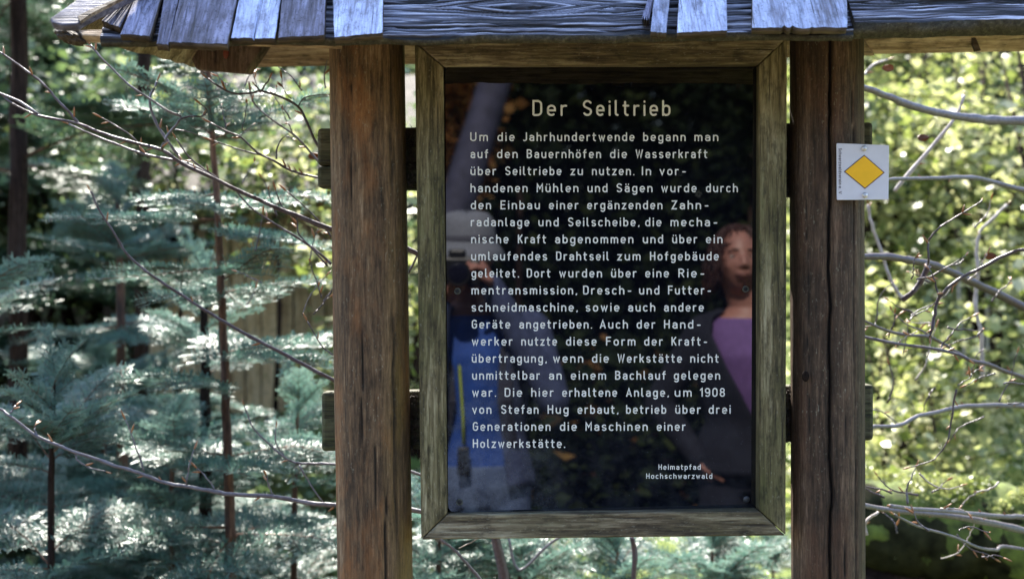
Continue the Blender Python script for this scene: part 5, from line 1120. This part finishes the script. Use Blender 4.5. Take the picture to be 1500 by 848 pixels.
def jacket(t, Hs, secs, J, mat, z0i, open_fn=None, k=1.13):
    m = MB(); S_ = secs[z0i:]
    n = 48; V = []; F = []; rows = []
    for (c0, a0, b0), (c1, a1, b1) in zip(S_[:-1], S_[1:]):
        for q in range(4): u = q / 4; rows.append((Vector(c0).lerp(Vector(c1), u), a0 * (1 - u) + a1 * u, b0 * (1 - u) + b1 * u))
    rows.append((Vector(S_[-1][0]), S_[-1][1], S_[-1][2])); rows = rows[:-1]
    for c, a, b in rows:
        g = open_fn(c.z) if open_fn else 0.0
        for j in range(n + 1):
            th = math.pi / 2 + g + (2 * math.pi - 2 * g) * j / n
            w_ = 1 + .012 * math.sin(th * 7 + c.z * 30)
            V.append((c.x + a * k * w_ * math.cos(th), c.y + (b * k + .006) * w_ * math.sin(th), c.z))
    for i in range(len(rows) - 1):
        for j in range(n): F.append((i * (n + 1) + j, i * (n + 1) + j + 1, (i + 1) * (n + 1) + j + 1, (i + 1) * (n + 1) + j))
    m.add(V, F); o = m.build('jacket', M[mat], t, smooth=True); sm = o.modifiers.new('s', 'SOLIDIFY'); sm.thickness = .007; sm.offset = 1
    m = MB()
    for side in 'lr':
        sh_, el, wr = J['arm' + side]; w2 = el.lerp(wr, 1.0); limb(m, [sh_, sh_.lerp(el, .5), el, el.lerp(wr, .5), w2], [.070 * Hs, .060 * Hs, .052 * Hs, .047 * Hs, .038 * Hs])
    m.build('sleeves', M[mat], t, remesh=.010); return o
# the man with the camera: its lens sits at the point the picture is taken from
C0 = Vector((0, -D - .035, EYE)); Hs = .965
hc = C0 + Vector((.035, -.215, .050)); fx = hc.x + .025; fy = hc.y - .06; fz = gz(fx, fy)
Hs = (hc.z - fz) / 1.655
A_ = lambda x, y, z: Vector((fx + x, fy + y, fz + z))
zs = 1.415 * Hs
pose = dict(head=hc, neck=A_(-.012, .02, 1.47 * Hs), armr=(A_(.175, .02, zs), A_(.235, .16, zs - .20), C0 + Vector((.105, -.115, -.04))), arml=(A_(-.175, .02, zs), A_(-.15, .18, zs - .23), C0 + Vector((-.055, -.095, -.095))),
            handr=(Vector((-.35, .45, .75)), Vector((-.9, .1, -.2))), handl=(Vector((.45, .35, .45)), Vector((.1, -.1, 1))), curlr=1.5, curll=1.0, thumbr=-1, thumbl=-1, trousers='denim')
man, B, H_, secs, J = person('man in grey hat holding a camera to his face, mirrored in the panel', Vector((fx, fy, fz)), Hs, pose)
m = MB(); m.loft([(c, a * 1.06, b * 1.08) for c, a, b in secs[1:8]], 36); m.build('shirt', M['bluejacket'], man, remesh=.010)
jacket(man, Hs, secs, J, 'greyblue', 1, open_fn=lambda z: .55, k=1.16)
m = MB(); prof = [(.150, -.012), (.128, .022), (.108, .046), (.106, .062), (.102, .100), (.096, .115), (.080, .131), (.045, .138), (.001, .139)]; V = []; F = []; n = 40
for rr, zz in prof:
    for j in range(n): a = 2 * math.pi * j / n; V.append(H_(rr * .86 * math.cos(a), rr * 1.02 * math.sin(a) - .004, zz + .004 * math.sin(a * 3)))
for i in range(len(prof) - 1):
    for j in range(n): j2 = (j + 1) % n; F.append((i * n + j, i * n + j2, (i + 1) * n + j2, (i + 1) * n + j))
m.add(V, F); o = m.build('hat', M['hat'], man, smooth=True); o.modifiers.new('s', 'SOLIDIFY').thickness = .003
m = MB(); V = []
for zz, rr in ((.048, .1095), (.062, .1085)):
    for j in range(n): a = 2 * math.pi * j / n; V.append(H_(rr * .88 * math.cos(a), rr * 1.04 * math.sin(a) - .004, zz))
m.add(V, [(j, (j + 1) % n, n + (j + 1) % n, n + j) for j in range(n)]); m.build('hat_band', M['hatband'], man, smooth=True)
for sx_ in (-1, 1):
    m = MB(); P_ = [A_(.10 * sx_, -.09, 1.43 * Hs), A_(.105 * sx_, .03, 1.475 * Hs), A_(.095 * sx_, .115, 1.36 * Hs), A_(.085 * sx_, .135, 1.2 * Hs), A_(.11 * sx_, .10, 1.06 * Hs)]
    V = []; 
    for p in P_: V += [p + Vector((-.022, 0, 0)), p + Vector((.022, 0, 0)), p + Vector((.022, .008, .004)), p + Vector((-.022, .008, .004))]
    F = [(i * 4 + a, i * 4 + (a + 1) % 4, (i + 1) * 4 + (a + 1) % 4, (i + 1) * 4 + a) for i in range(4) for a in range(4)] + [(3, 2, 1, 0), (16, 17, 18, 19)]
    m.add(V, F); m.build('backpack_strap', M['strap'], man)
m = MB(); m.tube([A_(-.055, .09, 1.44 * Hs), A_(-.05, .135, 1.30 * Hs), A_(-.042, .150, 1.16 * Hs), A_(-.04, .150, 1.07 * Hs)], .0045, 8); ly = m.build('lanyard', M['lanyard'], man, smooth=True)
m = MB(); m.box(A_(-.04, .155, 1.02 * Hs), (.019, .008, .045)); m.build('clip', M['black'], ly, bevel=.006)
# camera
cm = thing('camera', 'black camera with a round lens held at the man\'s eye', 'camera', C0 + Vector((0, -.09, 0)))
m = MB(); m.box(C0 + Vector((.004, -.10, .003)), (.066, .030, .044)); m.box(C0 + Vector((0, -.098, .055)), (.026, .028, .016)); m.box(C0 + Vector((.052, -.085, -.002)), (.017, .034, .040)); m.build('camera_body', M['black'], cm, bevel=.008)
m = MB(); m.tube([C0 + Vector((0, -.072, 0)), C0 + Vector((0, -.05, 0)), C0 + Vector((0, -.048, 0)), C0], [.034, .034, .037, .037], 32); ln = m.build('lens', M['black'], cm, smooth=False)
m = MB(); m.ball(C0 + Vector((0, .0005, 0)), (.030, .004, .030), nu=32, nv=12); m.build('front_glass', M['glass'], ln, smooth=True)
# the woman
hc = VP(1080, 383, 4.72); fx = hc.x + .055; fy = hc.y - .03; fz = gz(fx, fy) ; Hs = (hc.z - fz) / 1.665
A_ = lambda x, y, z: Vector((fx + x, fy + y, fz + z * Hs))
pose = dict(head=hc, neck=A_(-.015, .01, 1.485), armr=(A_(.160, 0, 1.41), A_(.30, -.07, 1.16), A_(.19, .04, .98)), arml=(A_(-.160, 0, 1.41), A_(-.30, -.07, 1.16), A_(-.19, .04, .98)),
            handr=(Vector((-.6, -.1, -1)), Vector((-1, 0, .4))), handl=(Vector((.6, -.1, -1)), Vector((1, 0, .4))), thumbr=1, thumbl=-1, curlr=.6, curll=.6, fem=1, tilt=6, trousers='darkcloth')
wm, B, H_, secs, J = person('woman with auburn hair, purple shirt and open dark jacket, mirrored in the panel', Vector((fx, fy, fz)), Hs, pose)
m = MB(); m.loft([(c, a * 1.05, b * 1.06) for c, a, b in secs[2:8]], 36); m.build('shirt', M['purple'], wm, remesh=.010)
zt_, zb_ = fz + 1.47 * Hs, fz + 1.12 * Hs
jacket(wm, Hs, secs, J, 'darkcloth', 1, open_fn=lambda z: .05 + .95 * max(0, min(1, (z - zb_) / (zt_ - zb_))) ** .8, k=1.22)
rh = random.Random(3); m = MB()
m.ball(H_(0, -.022, .020), (.084 * Hs, .092 * Hs, .108 * Hs), nu=32, nv=20)
for k in range(620):
    th = rh.uniform(math.radians(-35), math.radians(215)); th = -th + math.pi; el = rh.uniform(.25, 1.35)
    th = rh.choice([rh.uniform(math.pi * .93, math.pi * 2.07), rh.uniform(math.pi * .80, math.pi * 2.20)]) if el < 1.05 else rh.uniform(0, 6.28)
    x0_, y0_, z0_ = math.cos(th) * math.cos(el) * .084, math.sin(th) * math.cos(el) * .100 - .010, math.sin(el) * .118 + .015
    out = Vector((math.cos(th), math.sin(th) * .9, 0)); L_ = rh.uniform(.10, .20); p = Vector((x0_, y0_, z0_)); pts = []; ph = rh.uniform(0, 6)
    for j in range(10):
        u = j / 9; q = p + out * (.032 * math.sin(min(1, u * 1.6) * 1.57) + .010 * math.sin(u * 11 + ph)) + Vector((.006 * math.sin(u * 13 + ph), .006 * math.cos(u * 12 + ph), -L_ * u ** 1.15))
        if q.y > .045 and abs(q.x) < .062 and q.z < .055: q.x = .068 * (1 if q.x > 0 else -1)
        pts.append(H_(*q))
    m.tube(pts, [.0030 * Hs * (1 - .55 * j / 9) for j in range(10)], 5)
m.build('hair', M['hair'], wm, smooth=True)
